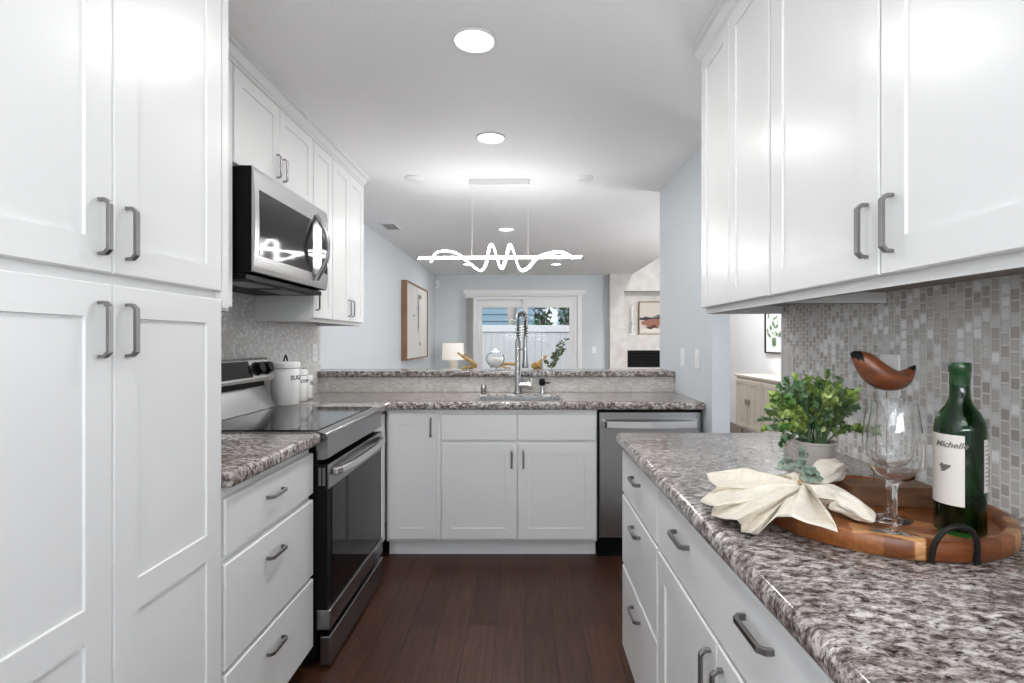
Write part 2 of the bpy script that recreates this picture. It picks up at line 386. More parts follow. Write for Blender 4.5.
mb = MB(); mb.box(-1.75, -1.2, -2.6, -2.45, 0, CEIL).box(1.0, XR+.12, -2.6, -2.45, 0, CEIL).box(-1.2, 1.0, -2.6, -2.45, 0, .7).box(-1.2, 1.0, -2.6, -2.45, 2.3, CEIL)
struct('wall_rear', mb, 'wall_blue')
# back wall with the sliding door opening
DX0, DX1, DZ = -.90, .92, 2.06
mb = MB(); mb.box(-1.75, DX0, 9.2, 9.35, 0, CEIL).box(DX1, 3.4, 9.2, 9.35, 0, CEIL).box(DX0, DX1, 9.2, 9.35, DZ, CEIL)
struct('wall_back', mb, 'wall_blue')
struct('wall_back', bx(1.8, 3.4, 9.2, 9.35, CEIL, 3.3), 'wall_white')
# tile
struct('trim_1', bx(XL-.008, XL, -1.0, 3.715, ZC-.005, 1.60), 'mosaic_left')
struct('trim_2', bx(XR, XR+.008, -1.0, 2.03, ZC-.005, 1.45), 'mosaic_side')
struct('trim_3', bx(XR-.004, XR+.12, 2.03, 2.04, ZC-.04, CEIL), 'trim_white')
# pony wall
struct('wall_pony', bx(-1.455, XW-.001, YP+.012, YP+.13, 0, 1.028), 'wall_blue')
struct('trim_4', bx(-1.449, XW-.002, YP, YP+.012, ZC-.004, 1.028), 'mosaic_back')
# baseboards
struct('baseboard_left', bx(-1.58, -1.565, 3.75, 9.2, 0, .09), 'trim_white')
struct('baseboard_back', bx(-1.56, -.95, 9.185, 9.2, 0, .09), 'trim_white')

# fireplace breast with niche (front at Y 9.0)
FX0, FX1, FY = 1.46, 3.24, 9.0
NX0, NX1, NZ0, NZ1 = 1.70, 3.0, 1.39, 2.14
GX0, GX1, GZ0, GZ1 = 1.76, 2.95, .83, 1.12
mb = MB()
mb.box(FX0, NX0, FY, 9.2, 0, 3.3).box(NX1, FX1, FY, 9.2, 0, 3.3)
mb.box(NX0, NX1, FY, 9.2, NZ1, 3.3).box(NX0, NX1, FY, 9.2, GZ1, NZ0)
mb.box(NX0, GX0, FY, 9.2, GZ0, GZ1).box(NX0, NX1, FY, 9.2, 0, GZ0).box(GX1, NX1, FY, 9.2, GZ0, GZ1)
mb.box(NX0, NX1, 9.18, 9.2, NZ0, NZ1)
o = struct('wall_chimney_breast', mb, 'stone_cladding')
t = thing('fireplace', 'black linear fireplace set in the pale stone chimney breast', 'fireplace', (GX0, FY, GZ0))
mb = MB(); W_, H_ = GX1-GX0, GZ1-GZ0
mb.box(0, W_, -.005, .02, 0, .02).box(0, W_, -.005, .02, H_-.02, H_).box(0, .02, -.005, .02, .02, H_-.02).box(W_-.02, W_, -.005, .02, .02, H_-.02)
mb.build('surround', 'black_metal', t)
bx(0, W_, .15, .17, 0, H_).build('firebox', 'fire_black', t)
mb = MB()
for i in range(5): mb.box(.02, W_-.02, .02, .035, .03+i*.052, .045+i*.052)
mb.build('louvre', 'black_metal', t)
# candle holder
t = thing('candle_holder', 'slim white candle holder standing in the stone niche', 'candle holder', (1.86, 9.08, NZ0))
MB().lathe([(.075, 0), (.07, .012), (.02, .03), (.012, .06), (.018, .12), (.012, .16), (.012, .20), (.03, .215), (.03, .23)], n=20).build('stand', 'ceramic_white', t)
MB().lathe([(.011, .23), (.011, .50), (.004, .508)], n=12).build('candle', 'ceramic_white', t)
# niche painting
art_mat('art_niche', (.62, .57, .50), [((.30, 0, .28), (.5, 3, .035), (.03, .035, .05)), ((.24, 0, .21), (.24, 3, .07), (.30, .13, .09)), ((.42, 0, .33), (.2, 3, .02), (.10, .09, .10)), ((.24, 0, .14), (.14, 3, .03), (.10, .04, .03)), ((.32, 0, .08), (.35, 3, .04), (.72, .68, .62))])
t = thing('painting', 'framed abstract landscape painting standing in the stone niche', 'painting', (1.98, 9.12, NZ0))
W_, H_ = .68, .58
MB().box(0, W_, 0, .03, 0, .018).box(0, W_, 0, .03, H_-.018, H_).box(0, .018, 0, .03, .018, H_-.018).box(W_-.018, W_, 0, .03, .018, H_-.018).build('picture_frame', 'frame_wood', t)
bx(.018, W_-.018, .008, .022, .018, H_-.018).build('canvas', 'art_niche', t)

# patio sliding door
door = thing('door_1', 'white sliding patio door', 'door'); del door['label']; del door['category']; door['kind'] = 'structure'; door.location = (DX0, 9.2, 0)
W_ = DX1-DX0
mb = MB(); mb.box(0, .06, 0, .12, 0, DZ).box(W_-.06, W_, 0, .12, 0, DZ).box(.06, W_-.06, 0, .12, DZ-.05, DZ).box(.06, W_-.06, 0, .12, 0, .05)
mb.build('door_frame', 'trim_white', door)
def sash(x0, x1, y, nm):
    m = MB(); m.box(x0, x0+.08, y, y+.04, .05, DZ-.05).box(x1-.08, x1, y, y+.04, .05, DZ-.05).box(x0+.08, x1-.08, y, y+.04, DZ-.19, DZ-.05).box(x0+.08, x1-.08, y, y+.04, .05, .17)
    s_ = m.build('sash', 'trim_white', door)
    g = bx(x0+.08, x1-.08, y+.017, y+.023, .17, DZ-.19).build('pane', 'pane_glass', s_)
sash(.06, W_/2+.04, .065, 'a'); sash(W_/2-.04, W_-.06, .015, 'b')
mb = MB(); mb.box(-.99, DX0-.001, 9.17, 9.199, 0, DZ+.01).box(DX1+.001, 1.0, 9.17, 9.199, 0, DZ+.01)
mb.box(-1.03, 1.02, 9.15, 9.199, DZ+.01, DZ+.04).box(-1.07, 1.06, 9.12, 9.199, DZ+.04, DZ+.11, bev=.004)
struct('trim_5', mb, 'trim_white')
t = thing('vertical_blind', 'pale vertical blind stacked open beside the patio door', 'blind', (-1.02, 9.12, .05))
mb = MB()
for i in range(9): mb.box(i*.014, i*.014+.006, -.04, .04, 0, 1.98)
mb.build('slats', 'blind_fabric', t); bx(-.02, .13, -.02, .02, 1.98, 2.02).build('headrail', 'trim_white', t)

# unseen windows, added to frame the fill lights
def win(name, x0, x1, y0, y1, z0, z1, axis):
    m = MB(); T = .06
    if axis == 'y':
        m.box(x0, x0+T, y0, y1, z0, z1).box(x1-T, x1, y0, y1, z0, z1).box(x0+T, x1-T, y0, y1, z0, z0+T).box(x0+T, x1-T, y0, y1, z1-T, z1)
    else:
        m.box(x0, x1, y0, y0+T, z0, z1).box(x0, x1, y1-T, y1, z0, z1).box(x0, x1, y0+T, y1-T, z0, z0+T).box(x0, x1, y0+T, y1-T, z1-T, z1)
    struct(name, m, 'trim_white')
win('window_1', -1.2, 1.0, -2.55, -2.46, .7, 2.3, 'y')
win('window_2', 3.28, 3.36, 4.1, 5.9, .85, 2.15, 'x')
win('window_3', 1.3, 2.9, -.08, -.02, .7, 2.3, 'y')

# ------------------------------------------------------------ outside the patio door
o = struct('ground_yard', bx(-9, 12, 9.36, 30, -.12, -.05), 'grass_green')
t = thing('fence', 'white board fence with a capped rail across the yard', 'fence', (-5, 12.6, -.10))
mb = MB()
for i in range(75): mb.box(i*.15, i*.15+.143, 0, .03, 0, 1.60)
mb.build('boards', 'fence_white', t); bx(-.02, 11.3, -.03, .06, 1.60, 1.76, bev=.006).build('rail', 'trim_white', t)
for i in range(6): bx(i*2.25-.05, i*2.25+.05, .035, .13, 0, 1.6).build('post', 'fence_white', t)
t = thing('house', 'blue sided neighbour house beyond the fence, seen through the door', 'house', (-6, 17, -.05))
mb = MB()
for i in range(20): mb.prism([(0, i*.22), (-.03, i*.22), (0, i*.22+.22)], 'x', 0, 6.6)
mb.box(0, 6.6, 0, 4, 0, 4.4); mb.build('walls', 'siding_blue', t)
MB().prism([(-.5, 4.3), (2, 5.9), (4.5, 4.3)], 'x', -.4, 7.0).build('roof', 'roof_grey', t)
t = thing('house', 'pale neighbour house beyond the fence, behind the trees', 'house', (1.5, 20, -.05))
bx(0, 8, 0, 4, 0, 4.8).build('walls', 'siding_pale', t); MB().prism([(-.5, 4.7), (2, 6.2), (4.5, 4.7)], 'x', -.4, 8.4).build('roof', 'roof_grey', t)
def tree(label, x, y, h, seed, r=1.0, n=420):
    rnd = random.Random(seed); t = thing('tree', label, 'tree', (x, y, -.05), 0, 'trees beyond the fence')
    mb = MB(); mb.tube([(0, 0, 0), (.05, 0, h*.4), (0, .05, h*.8)], [.09, .07, .03], 8)
    for k in range(9):
        a = rnd.uniform(0, 2*PI); z = h*rnd.uniform(.35, .75)
        mb.tube([(0, 0, z), (math.cos(a)*r*.4, math.sin(a)*r*.4, z+.25), (math.cos(a)*r*.8, math.sin(a)*r*.8, z+.6)], [.03, .02, .008], 5)
    mb.build('trunk', 'bark', t)
    mb = MB()
    for k in range(n):
        a = rnd.uniform(0, 2*PI); q = r*math.sqrt(rnd.random()); c = Vector((q*math.cos(a), q*math.sin(a), h*.45+rnd.random()*h*.6))
        u = Vector((rnd.gauss(0, 1), rnd.gauss(0, 1), rnd.gauss(0, 1))).normalized(); v = u.orthogonal().normalized(); s = rnd.uniform(.06, .13)
        mb.quad([c-u*s, c-v*s*.45, c+u*s, c+v*s*.45])
    mb.build('foliage', 'leaf_dark', t)
tree('dark leafy tree beyond the fence at the middle of the door', .45, 13.6, 2.5, 3, .28, 200)
tree('loose leafy tree beyond the fence in the glass nearer the fireplace', 1.25, 14.8, 2.8, 5, .45, 150)
tree('dark narrow tree beyond the fence at the edge of the glass by the fireplace', 1.98, 14.0, 2.7, 9, .26, 200)
t = thing('palm_trunk', 'pale thick trunk beyond the fence in the left glass of the door', 'tree trunk', (-.36, 14.0, -.05))
MB().lathe([(.07, 0), (.07, 1.2), (.09, 1.9), (.19, 2.6), (.21, 3.2), (0, 3.25)], n=14).build('trunk', 'sideboard_paint', t)

# ------------------------------------------------------------ cabinet builders (local: x along the run, -y out of the front, z up)
def front_mesh(W, H, t=.02, panels=(), depth=.0052, ch=.0012):
    """slab or shaker front; origin lower-left, front at y=-t, back at y=0"""
    bm = bmesh.new(); e = .0030
    xs = sorted({e, W-e} | {p[0] for p in panels} | {p[1] for p in panels}); zs = sorted({e, H-e} | {p[2] for p in panels} | {p[3] for p in panels})
    cache = {}
    def V(x, y, z):
        k = (round(x, 6), round(y, 6), round(z, 6))
        if k not in cache: cache[k] = bm.verts.new((x, y, z))
        return cache[k]
    for i in range(len(xs)-1):
        for j in range(len(zs)-1):
            x0, x1, z0, z1 = xs[i], xs[i+1], zs[j], zs[j+1]; cx, cz = (x0+x1)/2, (z0+z1)/2
            if any(p[0] < cx < p[1] and p[2] < cz < p[3] for p in panels):
                o_ = [V(x0, -t, z0), V(x1, -t, z0), V(x1, -t, z1), V(x0, -t, z1)]
                y = -t+depth
                n_ = [V(x0+ch, y, z0+ch), V(x1-ch, y, z0+ch), V(x1-ch, y, z1-ch), V(x0+ch, y, z1-ch)]
                bm.faces.new(n_)
                for k in range(4): bm.faces.new([o_[k], o_[(k+1) % 4], n_[(k+1) % 4], n_[k]])
            else: bm.faces.new([V(x0, -t, z0), V(x1, -t, z0), V(x1, -t, z1), V(x0, -t, z1)])
    # outline: front edge loop through the xs and zs cuts
    loop = [(x, zs[0]) for x in xs] + [(xs[-1], z) for z in zs[1:]] + [(x, zs[-1]) for x in xs[::-1][1:]] + [(xs[0], z) for z in zs[::-1][1:-1]]
    def exp(x, z): return (0 if x == xs[0] else W if x == xs[-1] else x, 0 if z == zs[0] else H if z == zs[-1] else z)
    n = len(loop); A = [V(x, -t, z) for x, z in loop]; B = [V(exp(x, z)[0], -t+e, exp(x, z)[1]) for x, z in loop]; C = [V(exp(x, z)[0], 0, exp(x, z)[1]) for x, z in loop]
    for i in range(n):
        j = (i+1) % n; bm.faces.new([A[j], A[i], B[i], B[j]]); bm.faces.new([B[j], B[i], C[i], C[j]])
    bm.faces.new(C)
    bmesh.ops.recalc_face_normals(bm, faces=bm.faces)
    return bm
def pull_mesh(Ln, vert):
    mb = MB(); o, t = .024, .006; h = Ln/2; w_ = .0055
    outer = [(-h, 0), (-h, -.014), (-h+.010, -o), (h-.010, -o), (h, -.014), (h, 0)]
    inner = [(h-t, 0), (h-t, -.012), (h-t-.007, -o+t), (-h+t+.007, -o+t), (-h+t, -.012), (-h+t, 0)]
    if vert:  # poly in (y, z), extrude x
        mb.prism([(y, s) for s, y in outer+inner], 'x', -w_, w_, bev=.0008)
    else: mb.prism([(s, y) for s, y in outer+inner], 'z', -w_, w_, bev=.0008)
    return mb
def add_front(parent, kind, x0, x1, z0, z1, pulls=(), rail=.065, mid=None, shaker=True, fw=None):
    W, H = x1-x0, z1-z0; r = min(rail, W*.28); pn = []
    if kind == 'door' and shaker:
        if mid: pn = [(r, W-r, rail, mid[0]-z0), (r, W-r, mid[1]-z0, H-rail)]
        else: pn = [(r, W-r, rail, H-rail)]
    mb = MB(); mb.bm.free(); mb.bm = front_mesh(W, H, .02, pn)
    o = mb.build(kind, 'cabinet_white', parent, (x0, -.0005, z0))
    for (v, px, pz, Ln) in pulls:
        pull_mesh(Ln, v == 'v').build('handle', 'steel_handle', o, (px-x0, -.0202, pz-z0))
    return o
def cabinet(name, label, loc, rz, W, D, z0, z1, fronts, toe=True, cat='cabinet', group=None, under=False, hollow=False):
    """origin on the floor at the front-left of the carcass"""
    t = thing(name, label, cat, (loc[0], loc[1], z0), rz, group)
    H = z1-z0
    if hollow:
        MB().box(0, W, 0, .018, .10, H).box(0, .018, .018, D, .10, H).box(W-.018, W, .018, D, .10, H).box(.018, W-.018, .018, D, .10, .118).box(.018, W-.018, D-.012, D, .118, H).build('carcass', 'frame_white', t)
        bx(.0, W, .06, D, 0, .0995).build('toe_kick', 'trim_white', t)
    elif toe:
        bx(0, W, 0, D, .10, H).build('carcass', 'frame_white', t)
        bx(.0, W, .06, D, 0, .0995).build('toe_kick', 'trim_white', t)
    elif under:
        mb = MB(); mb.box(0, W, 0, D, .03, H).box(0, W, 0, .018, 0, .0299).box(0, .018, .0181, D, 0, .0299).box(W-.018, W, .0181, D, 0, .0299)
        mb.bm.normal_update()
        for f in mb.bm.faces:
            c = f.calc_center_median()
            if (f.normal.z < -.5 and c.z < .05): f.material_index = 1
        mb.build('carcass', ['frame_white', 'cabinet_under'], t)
    else: bx(0, W, 0, D, 0, H).build('carcass', 'frame_white', t)
    for f in fronts:
        k = dict(f); kind = k.pop('kind'); a = k.pop('a'); k['pulls'] = [(v, x, z-z0, l) for v, x, z, l in k.get('pulls', [])]
        mid = k.pop('mid', None)
        add_front(t, kind, a[0], a[1], a[2]-z0, a[3]-z0, mid=(mid[0]-z0, mid[1]-z0) if mid else None, **k)
    return t
VL, HL = .110, .108
# --- left: pantry
xc = XFL-.02   # carcass front
RL = PI/2; RR = -PI/2
cabinet('pantry_cabinet', 'tall white pantry cabinet with four shaker doors', (xc, .665, 0), RL, .75, .605, 0, CEIL-.001, [
    dict(kind='door', a=(.002, .3745, .12, 1.392), mid=(.714, .779), pulls=[('v', .3745-.034, 1.302, VL)]),
    dict(kind='door', a=(.3765, .748, .12, 1.392), mid=(.714, .779), pulls=[('v', .3765+.034, 1.302, VL)]),
    dict(kind='door', a=(.002, .3745, 1.413, 2.37), pulls=[('v', .3745-.034, 1.500, VL)]),
    dict(kind='door', a=(.3765, .748, 1.413, 2.37), pulls=[('v', .3765+.034, 1.500, VL)])], cat='pantry cabinet')
o = bx(XL+.003, XFL-.001, 1.4175, 1.447, 1.37, CEIL-.001).build('filler_panel', 'cabinet_white')
tag(o, 'narrow white filler panel between tall pantry and wall cabinets', 'filler panel')
# another pantry unit behind the camera's edge keeps the run solid
cabinet('pantry_cabinet', 'white tall cabinet at the camera end of the pantry', (xc, -.10, 0), RL, .76, .605, 0, CEIL-.001, [
    dict(kind='door', a=(.002, .758, .12, 1.392)), dict(kind='door', a=(.002, .758, 1.413, 2.37))], cat='pantry cabinet')
# --- left base drawers
cabinet('drawer_cabinet', 'white base cabinet with three slab drawers beside the range', (xc, 1.418, 0), RL, .612, .605, 0, .879, [
    dict(kind='drawer', a=(.012, .606, .691, .847), pulls=[('h', .29, .785, HL)]),
    dict(kind='drawer', a=(.012, .606, .378, .668), pulls=[('h', .29, .592, HL)]),
    dict(kind='drawer', a=(.012, .606, .10, .363), pulls=[('h', .29, .288, HL)])])
cabinet('corner_cabinet', 'narrow white corner base cabinet between range and sink run', (xc, 2.818, 0), RL, .269, .605, 0, .879, [
    dict(kind='door', a=(.02, .245, .12, .858), rail=.05)])
# --- back run
yc = YB+.02
DB = .575
bx_ = cabinet('base_cabinet', 'narrow white base cabinet with one shaker door, left of the sink cabinet', (-.815, yc, 0), 0, .318, DB, 0, .879, [
    dict(kind='door', a=(.015, .298, .117, .858), pulls=[('v', .265, .775, VL)])])
cabinet('sink_cabinet', 'white sink base cabinet with two false drawer fronts and two doors', (-.496, yc, 0), 0, .920, DB, 0, .879, [
    dict(kind='drawer', a=(.004, .448, .697, .852)), dict(kind='drawer', a=(.454, .912, .697, .852)),
    dict(kind='door', a=(.004, .448, .117, .680), pulls=[('v', .418, .590, VL)]),
    dict(kind='door', a=(.454, .912, .117, .680), pulls=[('v', .486, .590, VL)])], hollow=True)
# --- right base run (origin at far end)
xr = XFR+.02
cabinet('drawer_cabinet', 'white base cabinet with three slab drawers at the end of the right counter', (xr, 2.022, 0), RR, .540, .595, 0, .879, [
    dict(kind='drawer', a=(.004, .533, .703, .862), pulls=[('h', .27, .810, HL)]),
    dict(kind='drawer', a=(.004, .533, .434, .691), pulls=[('h', .27, .640, HL)]),
    dict(kind='drawer', a=(.004, .533, .115, .422), pulls=[('h', .27, .364, HL)])])
cabinet('base_cabinet', 'white base cabinet with one wide drawer and two doors under the tray', (xr, 1.481, 0), RR, .920, .595, 0, .879, [
    dict(kind='drawer', a=(.008, .912, .700, .862), pulls=[('h', .235, .808, HL), ('h', .642, .812, HL)]),
    dict(kind='door', a=(.008, .456, .115, .690), pulls=[('v', .424, .605, VL)]),
    dict(kind='door', a=(.460, .912, .115, .690), pulls=[('v', .490, .605, VL)])])
cabinet('base_cabinet', 'white base cabinet at the camera end of the right counter', (xr, .560, 0), RR, .90, .595, 0, .879, [
    dict(kind='drawer', a=(.008, .892, .700, .862)), dict(kind='door', a=(.008, .448, .115, .690)), dict(kind='door', a=(.452, .892, .115, .690))])
# --- left uppers
XUL = -1.135; xu = XUL-.02; DU = -(XL+.002)+xu
ZU = 1.385; ZT = 2.37
G = None
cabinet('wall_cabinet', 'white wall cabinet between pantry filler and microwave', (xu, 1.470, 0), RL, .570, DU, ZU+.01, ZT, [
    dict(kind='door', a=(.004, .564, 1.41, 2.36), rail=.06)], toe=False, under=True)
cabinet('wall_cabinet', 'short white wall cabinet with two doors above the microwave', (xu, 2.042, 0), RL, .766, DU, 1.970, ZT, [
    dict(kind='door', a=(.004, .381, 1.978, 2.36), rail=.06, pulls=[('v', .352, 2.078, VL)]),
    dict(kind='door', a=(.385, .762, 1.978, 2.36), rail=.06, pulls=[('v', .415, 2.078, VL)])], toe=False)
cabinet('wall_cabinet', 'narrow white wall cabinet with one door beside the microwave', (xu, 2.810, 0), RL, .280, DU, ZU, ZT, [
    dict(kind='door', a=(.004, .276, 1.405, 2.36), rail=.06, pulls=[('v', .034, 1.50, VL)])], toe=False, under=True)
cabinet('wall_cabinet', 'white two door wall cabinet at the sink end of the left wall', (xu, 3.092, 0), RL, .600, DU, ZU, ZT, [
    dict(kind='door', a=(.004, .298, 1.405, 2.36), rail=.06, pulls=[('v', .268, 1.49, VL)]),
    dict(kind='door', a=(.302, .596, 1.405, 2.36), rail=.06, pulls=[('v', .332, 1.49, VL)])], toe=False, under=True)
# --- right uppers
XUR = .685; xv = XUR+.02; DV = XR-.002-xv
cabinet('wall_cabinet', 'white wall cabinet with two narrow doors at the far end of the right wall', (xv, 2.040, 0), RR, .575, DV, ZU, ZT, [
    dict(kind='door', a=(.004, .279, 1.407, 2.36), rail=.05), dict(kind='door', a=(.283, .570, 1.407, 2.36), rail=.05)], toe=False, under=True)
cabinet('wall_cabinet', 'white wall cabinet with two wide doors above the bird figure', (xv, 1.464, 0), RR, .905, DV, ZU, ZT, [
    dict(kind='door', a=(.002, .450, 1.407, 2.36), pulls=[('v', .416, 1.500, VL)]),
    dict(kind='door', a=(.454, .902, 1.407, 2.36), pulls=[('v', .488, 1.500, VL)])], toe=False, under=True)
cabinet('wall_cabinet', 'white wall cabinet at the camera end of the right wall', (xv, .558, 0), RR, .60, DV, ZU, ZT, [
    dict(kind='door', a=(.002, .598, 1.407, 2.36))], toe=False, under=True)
# crown mouldings
def crown(x_face, x_wall, y0, y1, s):
    # s=+1 : cabinet faces +X
    prof = [(x_wall, ZT+.001), (x_face+s*.0, ZT+.001), (x_face+s*.012, ZT+.001), (x_face+s*.012, ZT+.012), (x_face+s*.020, ZT+.018), (x_face+s*.034, ZT+.045), (x_face+s*.046, ZT+.052), (x_face+s*.046, CEIL-.001), (x_wall, CEIL-.001)]
    return MB().prism(prof, 'y', y0, y1)
o = crown(XUL-.02, XL+.003, 1.47, 3.715, 1).build('crown_moulding', 'cabinet_white'); tag(o, 'white crown moulding along the top of the left wall cabinets', 'moulding')
o = crown(XUR+.02, XR-.003, -.04, 2.075, -1).build('crown_moulding', 'cabinet_white'); tag(o, 'white crown moulding along the top of the right wall cabinets', 'moulding')

# ------------------------------------------------------------ worktops
def slab(name, xs, ys, skip, z0, z1, bev, mats='granite', keep=None):
    bm = bmesh.new(); c = {}
    def V(x, y, z):
        k = (x, y, z)
        if k not in c: c[k] = bm.verts.new(k)
        return c[k]
    nx, ny = len(xs)-1, len(ys)-1
    on = {(i, j) for i in range(nx) for j in range(ny) if (i, j) not in skip}
    for (i, j) in on:
        x0, x1, y0, y1 = xs[i], xs[i+1], ys[j], ys[j+1]
        bm.faces.new([V(x0, y0, z1), V(x1, y0, z1), V(x1, y1, z1), V(x0, y1, z1)]); bm.faces.new([V(x0, y1, z0), V(x1, y1, z0), V(x1, y0, z0), V(x0, y0, z0)])
        for (di, dj, a, b) in ((0, -1, (x0, y0), (x1, y0)), (1, 0, (x1, y0), (x1, y1)), (0, 1, (x1, y1), (x0, y1)), (-1, 0, (x0, y1), (x0, y0))):
            if (i+di, j+dj) not in on: bm.faces.new([V(*a, z0), V(*b, z0), V(*b, z1), V(*a, z1)])
    bmesh.ops.recalc_face_normals(bm, faces=bm.faces)
    es = [e for e in bm.edges if len(e.link_faces) == 2 and e.calc_face_angle(0) > .5 and (keep is None or keep((e.verts[0].co+e.verts[1].co)/2, e))]
    bmesh.ops.bevel(bm, geom=es, offset=bev, segments=4, affect='EDGES', profile=.5)
    for f in bm.faces: f.smooth = True
    mb = MB(); mb.bm.free(); mb.bm = bm; o = mb.build(name, mats)
    for p in o.data.polygons: p.use_smooth = True
    try: o.data.set_sharp_from_angle(angle=.7)
    except Exception: pass
    return o
HX0, HX1, HY0, HY1 = -.295, .225, 3.135, 3.47
o = slab('countertop', [XL+.001, -.79, HX0, HX1, XW-.001], [2.816, 3.04, HY0, HY1, YP-.001], {(1, 0), (2, 0), (3, 0), (2, 2)}, .8795, ZC, .014)
tag(o, 'speckled granite countertop around the sink with a cut-out', 'countertop')
o = slab('countertop', [XL+.001, -.79], [1.4185, 2.036], set(), .8795, ZC, .015, keep=lambda m, e: m.x > XL+.05)
tag(o, 'short speckled granite countertop between the pantry and the range', 'countertop')
o = slab('countertop', [.352, XR-.001], [-.35, 2.044], set(), .8795, ZC, .018, keep=lambda m, e: m.x < XR-.05)
tag(o, 'long granite countertop on the right carrying the wooden tray', 'countertop')
o = slab('bar_top', [-1.578, XL-.002, XW-.002], [3.652, 3.725, 3.97], {(0, 0)}, 1.0285, 1.07, .012)
tag(o, 'raised granite bar top on the tiled low wall', 'bar top')

# ------------------------------------------------------------ sink and taps
t = thing('sink', 'stainless undermount sink sunk in the granite countertop', 'sink', ((HX0+HX1)/2, (HY0+HY1)/2, .70))
a, b = (HX1-HX0)/2-.006, (HY1-HY0)/2-.006
mb = MB(); mb.box(-a, a, -b, b, 0, .004).box(-a-.004, -a, -b, b, 0, .2135).box(a, a+.004, -b, b, 0, .2135).box(-a-.004, a+.004, -b-.004, -b, 0, .2135).box(-a-.004, a+.004, b, b+.004, 0, .2135)
mb.build('basin', 'steel_light', t); MB().lathe([(.04, .0045), (.04, .008), (.02, .006)], n=20).build('drain', 'chrome', t)
t = thing('faucet', 'tall chrome spring faucet behind the sink', 'faucet', (-.048, 3.575, ZC+.0005))
MB().lathe([(.028, 0), (.028, .012), (.022, .02), (.021, .35), (.016, .355), (.016, .37)], n=24).build('body', 'steel_mid', t)
# spring hose
pts = []; R_ = .040
dirv = Vector((.62, -.78, 0)).normalized()
for i in range(8): pts.append(Vector((0, 0, .37+i*.018)))
for i in range(1, 17):
    a = PI*i/16; pts.append(Vector((0, 0, .50)) + dirv*(R_-R_*math.cos(a)) + Vector((0, 0, R_*math.sin(a)*1.1)))
for i in range(1, 8): pts.append(Vector((0, 0, .50-i*.018)) + dirv*2*R_)
MB().tube(pts, .0075, 8).build('hose', 'black_metal', t)
sp = []; tot = [0]
for p, q in zip(pts, pts[1:]): tot.append(tot[-1]+(q-p).length)
turns = int(tot[-1]/.0170); n_ = turns*8
up = Vector((-dirv.y, dirv.x, 0))
for k in range(n_):
    s_ = tot[-1]*k/(n_-1); i = max(j for j in range(len(tot)) if tot[j] <= s_+1e-9); i = min(i, len(pts)-2)
    f_ = (s_-tot[i])/(tot[i+1]-tot[i]); p = pts[i].lerp(pts[i+1], f_); T = (pts[i+1]-pts[i]).normalized(); nn = T.cross(up).normalized(); a = 2*PI*k/8
    sp.append(p + nn*.0180*math.cos(a) + up*.0180*math.sin(a))
MB().tube(sp, .0032, 5).build('spring', 'steel', t)
e = Vector((0, 0, 0)) + dirv*2*R_
MB().lathe([(.010, .385), (.013, .37), (.015, .30), (.019, .22), (.023, .185), (.021, .175)], c=(e.x, e.y, 0), n=20).build('spray_head', 'steel_mid', t)
MB().cyl((0, 0, .30), (e.x, e.y, .30), .006, 10).lathe([(.021, .29), (.021, .31), (.017, .31), (.017, .29), (.021, .29)], c=(e.x, e.y, 0), n=20, cap=False).build('holder_arm', 'steel', t)
mb = MB(); mb.cyl((0, 0, .055), (.085, -.01, .055), .020, 16).cyl((.07, -.01, .055), (.092, -.012, .055), .028, 16).tube([(.08, -.03, .07), (.085, -.07, .09), (.09, -.11, .10)], .006, 8)
mb.build('lever', 'steel_light', t)
t = thing('water_tap', 'slim chrome drinking water tap beside the spring faucet', 'tap', (.118, 3.575, ZC+.0005))
MB().lathe([(.020, 0), (.020, .006), (.013, .012), (.013, .05), (.007, .06)], n=18).build('body', 'chrome', t)
p = [(0, 0, .055), (0, 0, .22)] + [(0, -.04+.04*math.cos(PI*i/8), .22+.04*math.sin(PI*i/8)) for i in range(1, 9)] + [(0, -.08, .20)]
MB().tube(p, .0048, 8).build('spout', 'chrome', t)
mb = MB(); mb.box(-.022, .018, -.035, .012, .055, .098, bev=.006).cyl((.015, -.01, .07), (.05, -.02, .07), .005, 8); mb.build('valve', 'black_plastic', t)
o = MB().lathe([(.017, 0), (.019, .003), (.019, .052), (.017, .058), (.002, .058)], n=20).build('air_gap', 'steel', None, (-.283, 3.575, ZC+.0005)); tag(o, 'short chrome air gap cap on the counter beside the sink', 'air gap')

# ------------------------------------------------------------ dishwasher
t = thing('dishwasher', 'stainless steel dishwasher with a bar handle under the sink counter', 'dishwasher', (.430, YB, 0))
W_ = .612
bx(0, W_, .03, .60, .10, .874).build('tub', 'black_plastic', t)
bx(.006, W_-.010, 0, .0295, .125, .862, bev=.004).build('door', 'steel_mid', t)
bx(.006, W_-.006, .05, .07, 0, .118).build('toe_panel', 'black_plastic', t)
mb = MB(); hz = .795
pp = [(.025, -.002), (.028, -.03), (.045, -.044), (.18, -.050), (W_/2, -.052), (W_-.18, -.050), (W_-.045, -.044), (W_-.028, -.03), (W_-.025, -.002)]
inn = [(x+(.014 if x < W_/2 else -.014 if x > W_/2 else 0), y+.012 if y < -.01 else y) for x, y in pp]
mb.prism(pp+inn[::-1], 'z', hz-.019, hz+.019, bev=.003); mb.build('handle', 'steel_light', t)

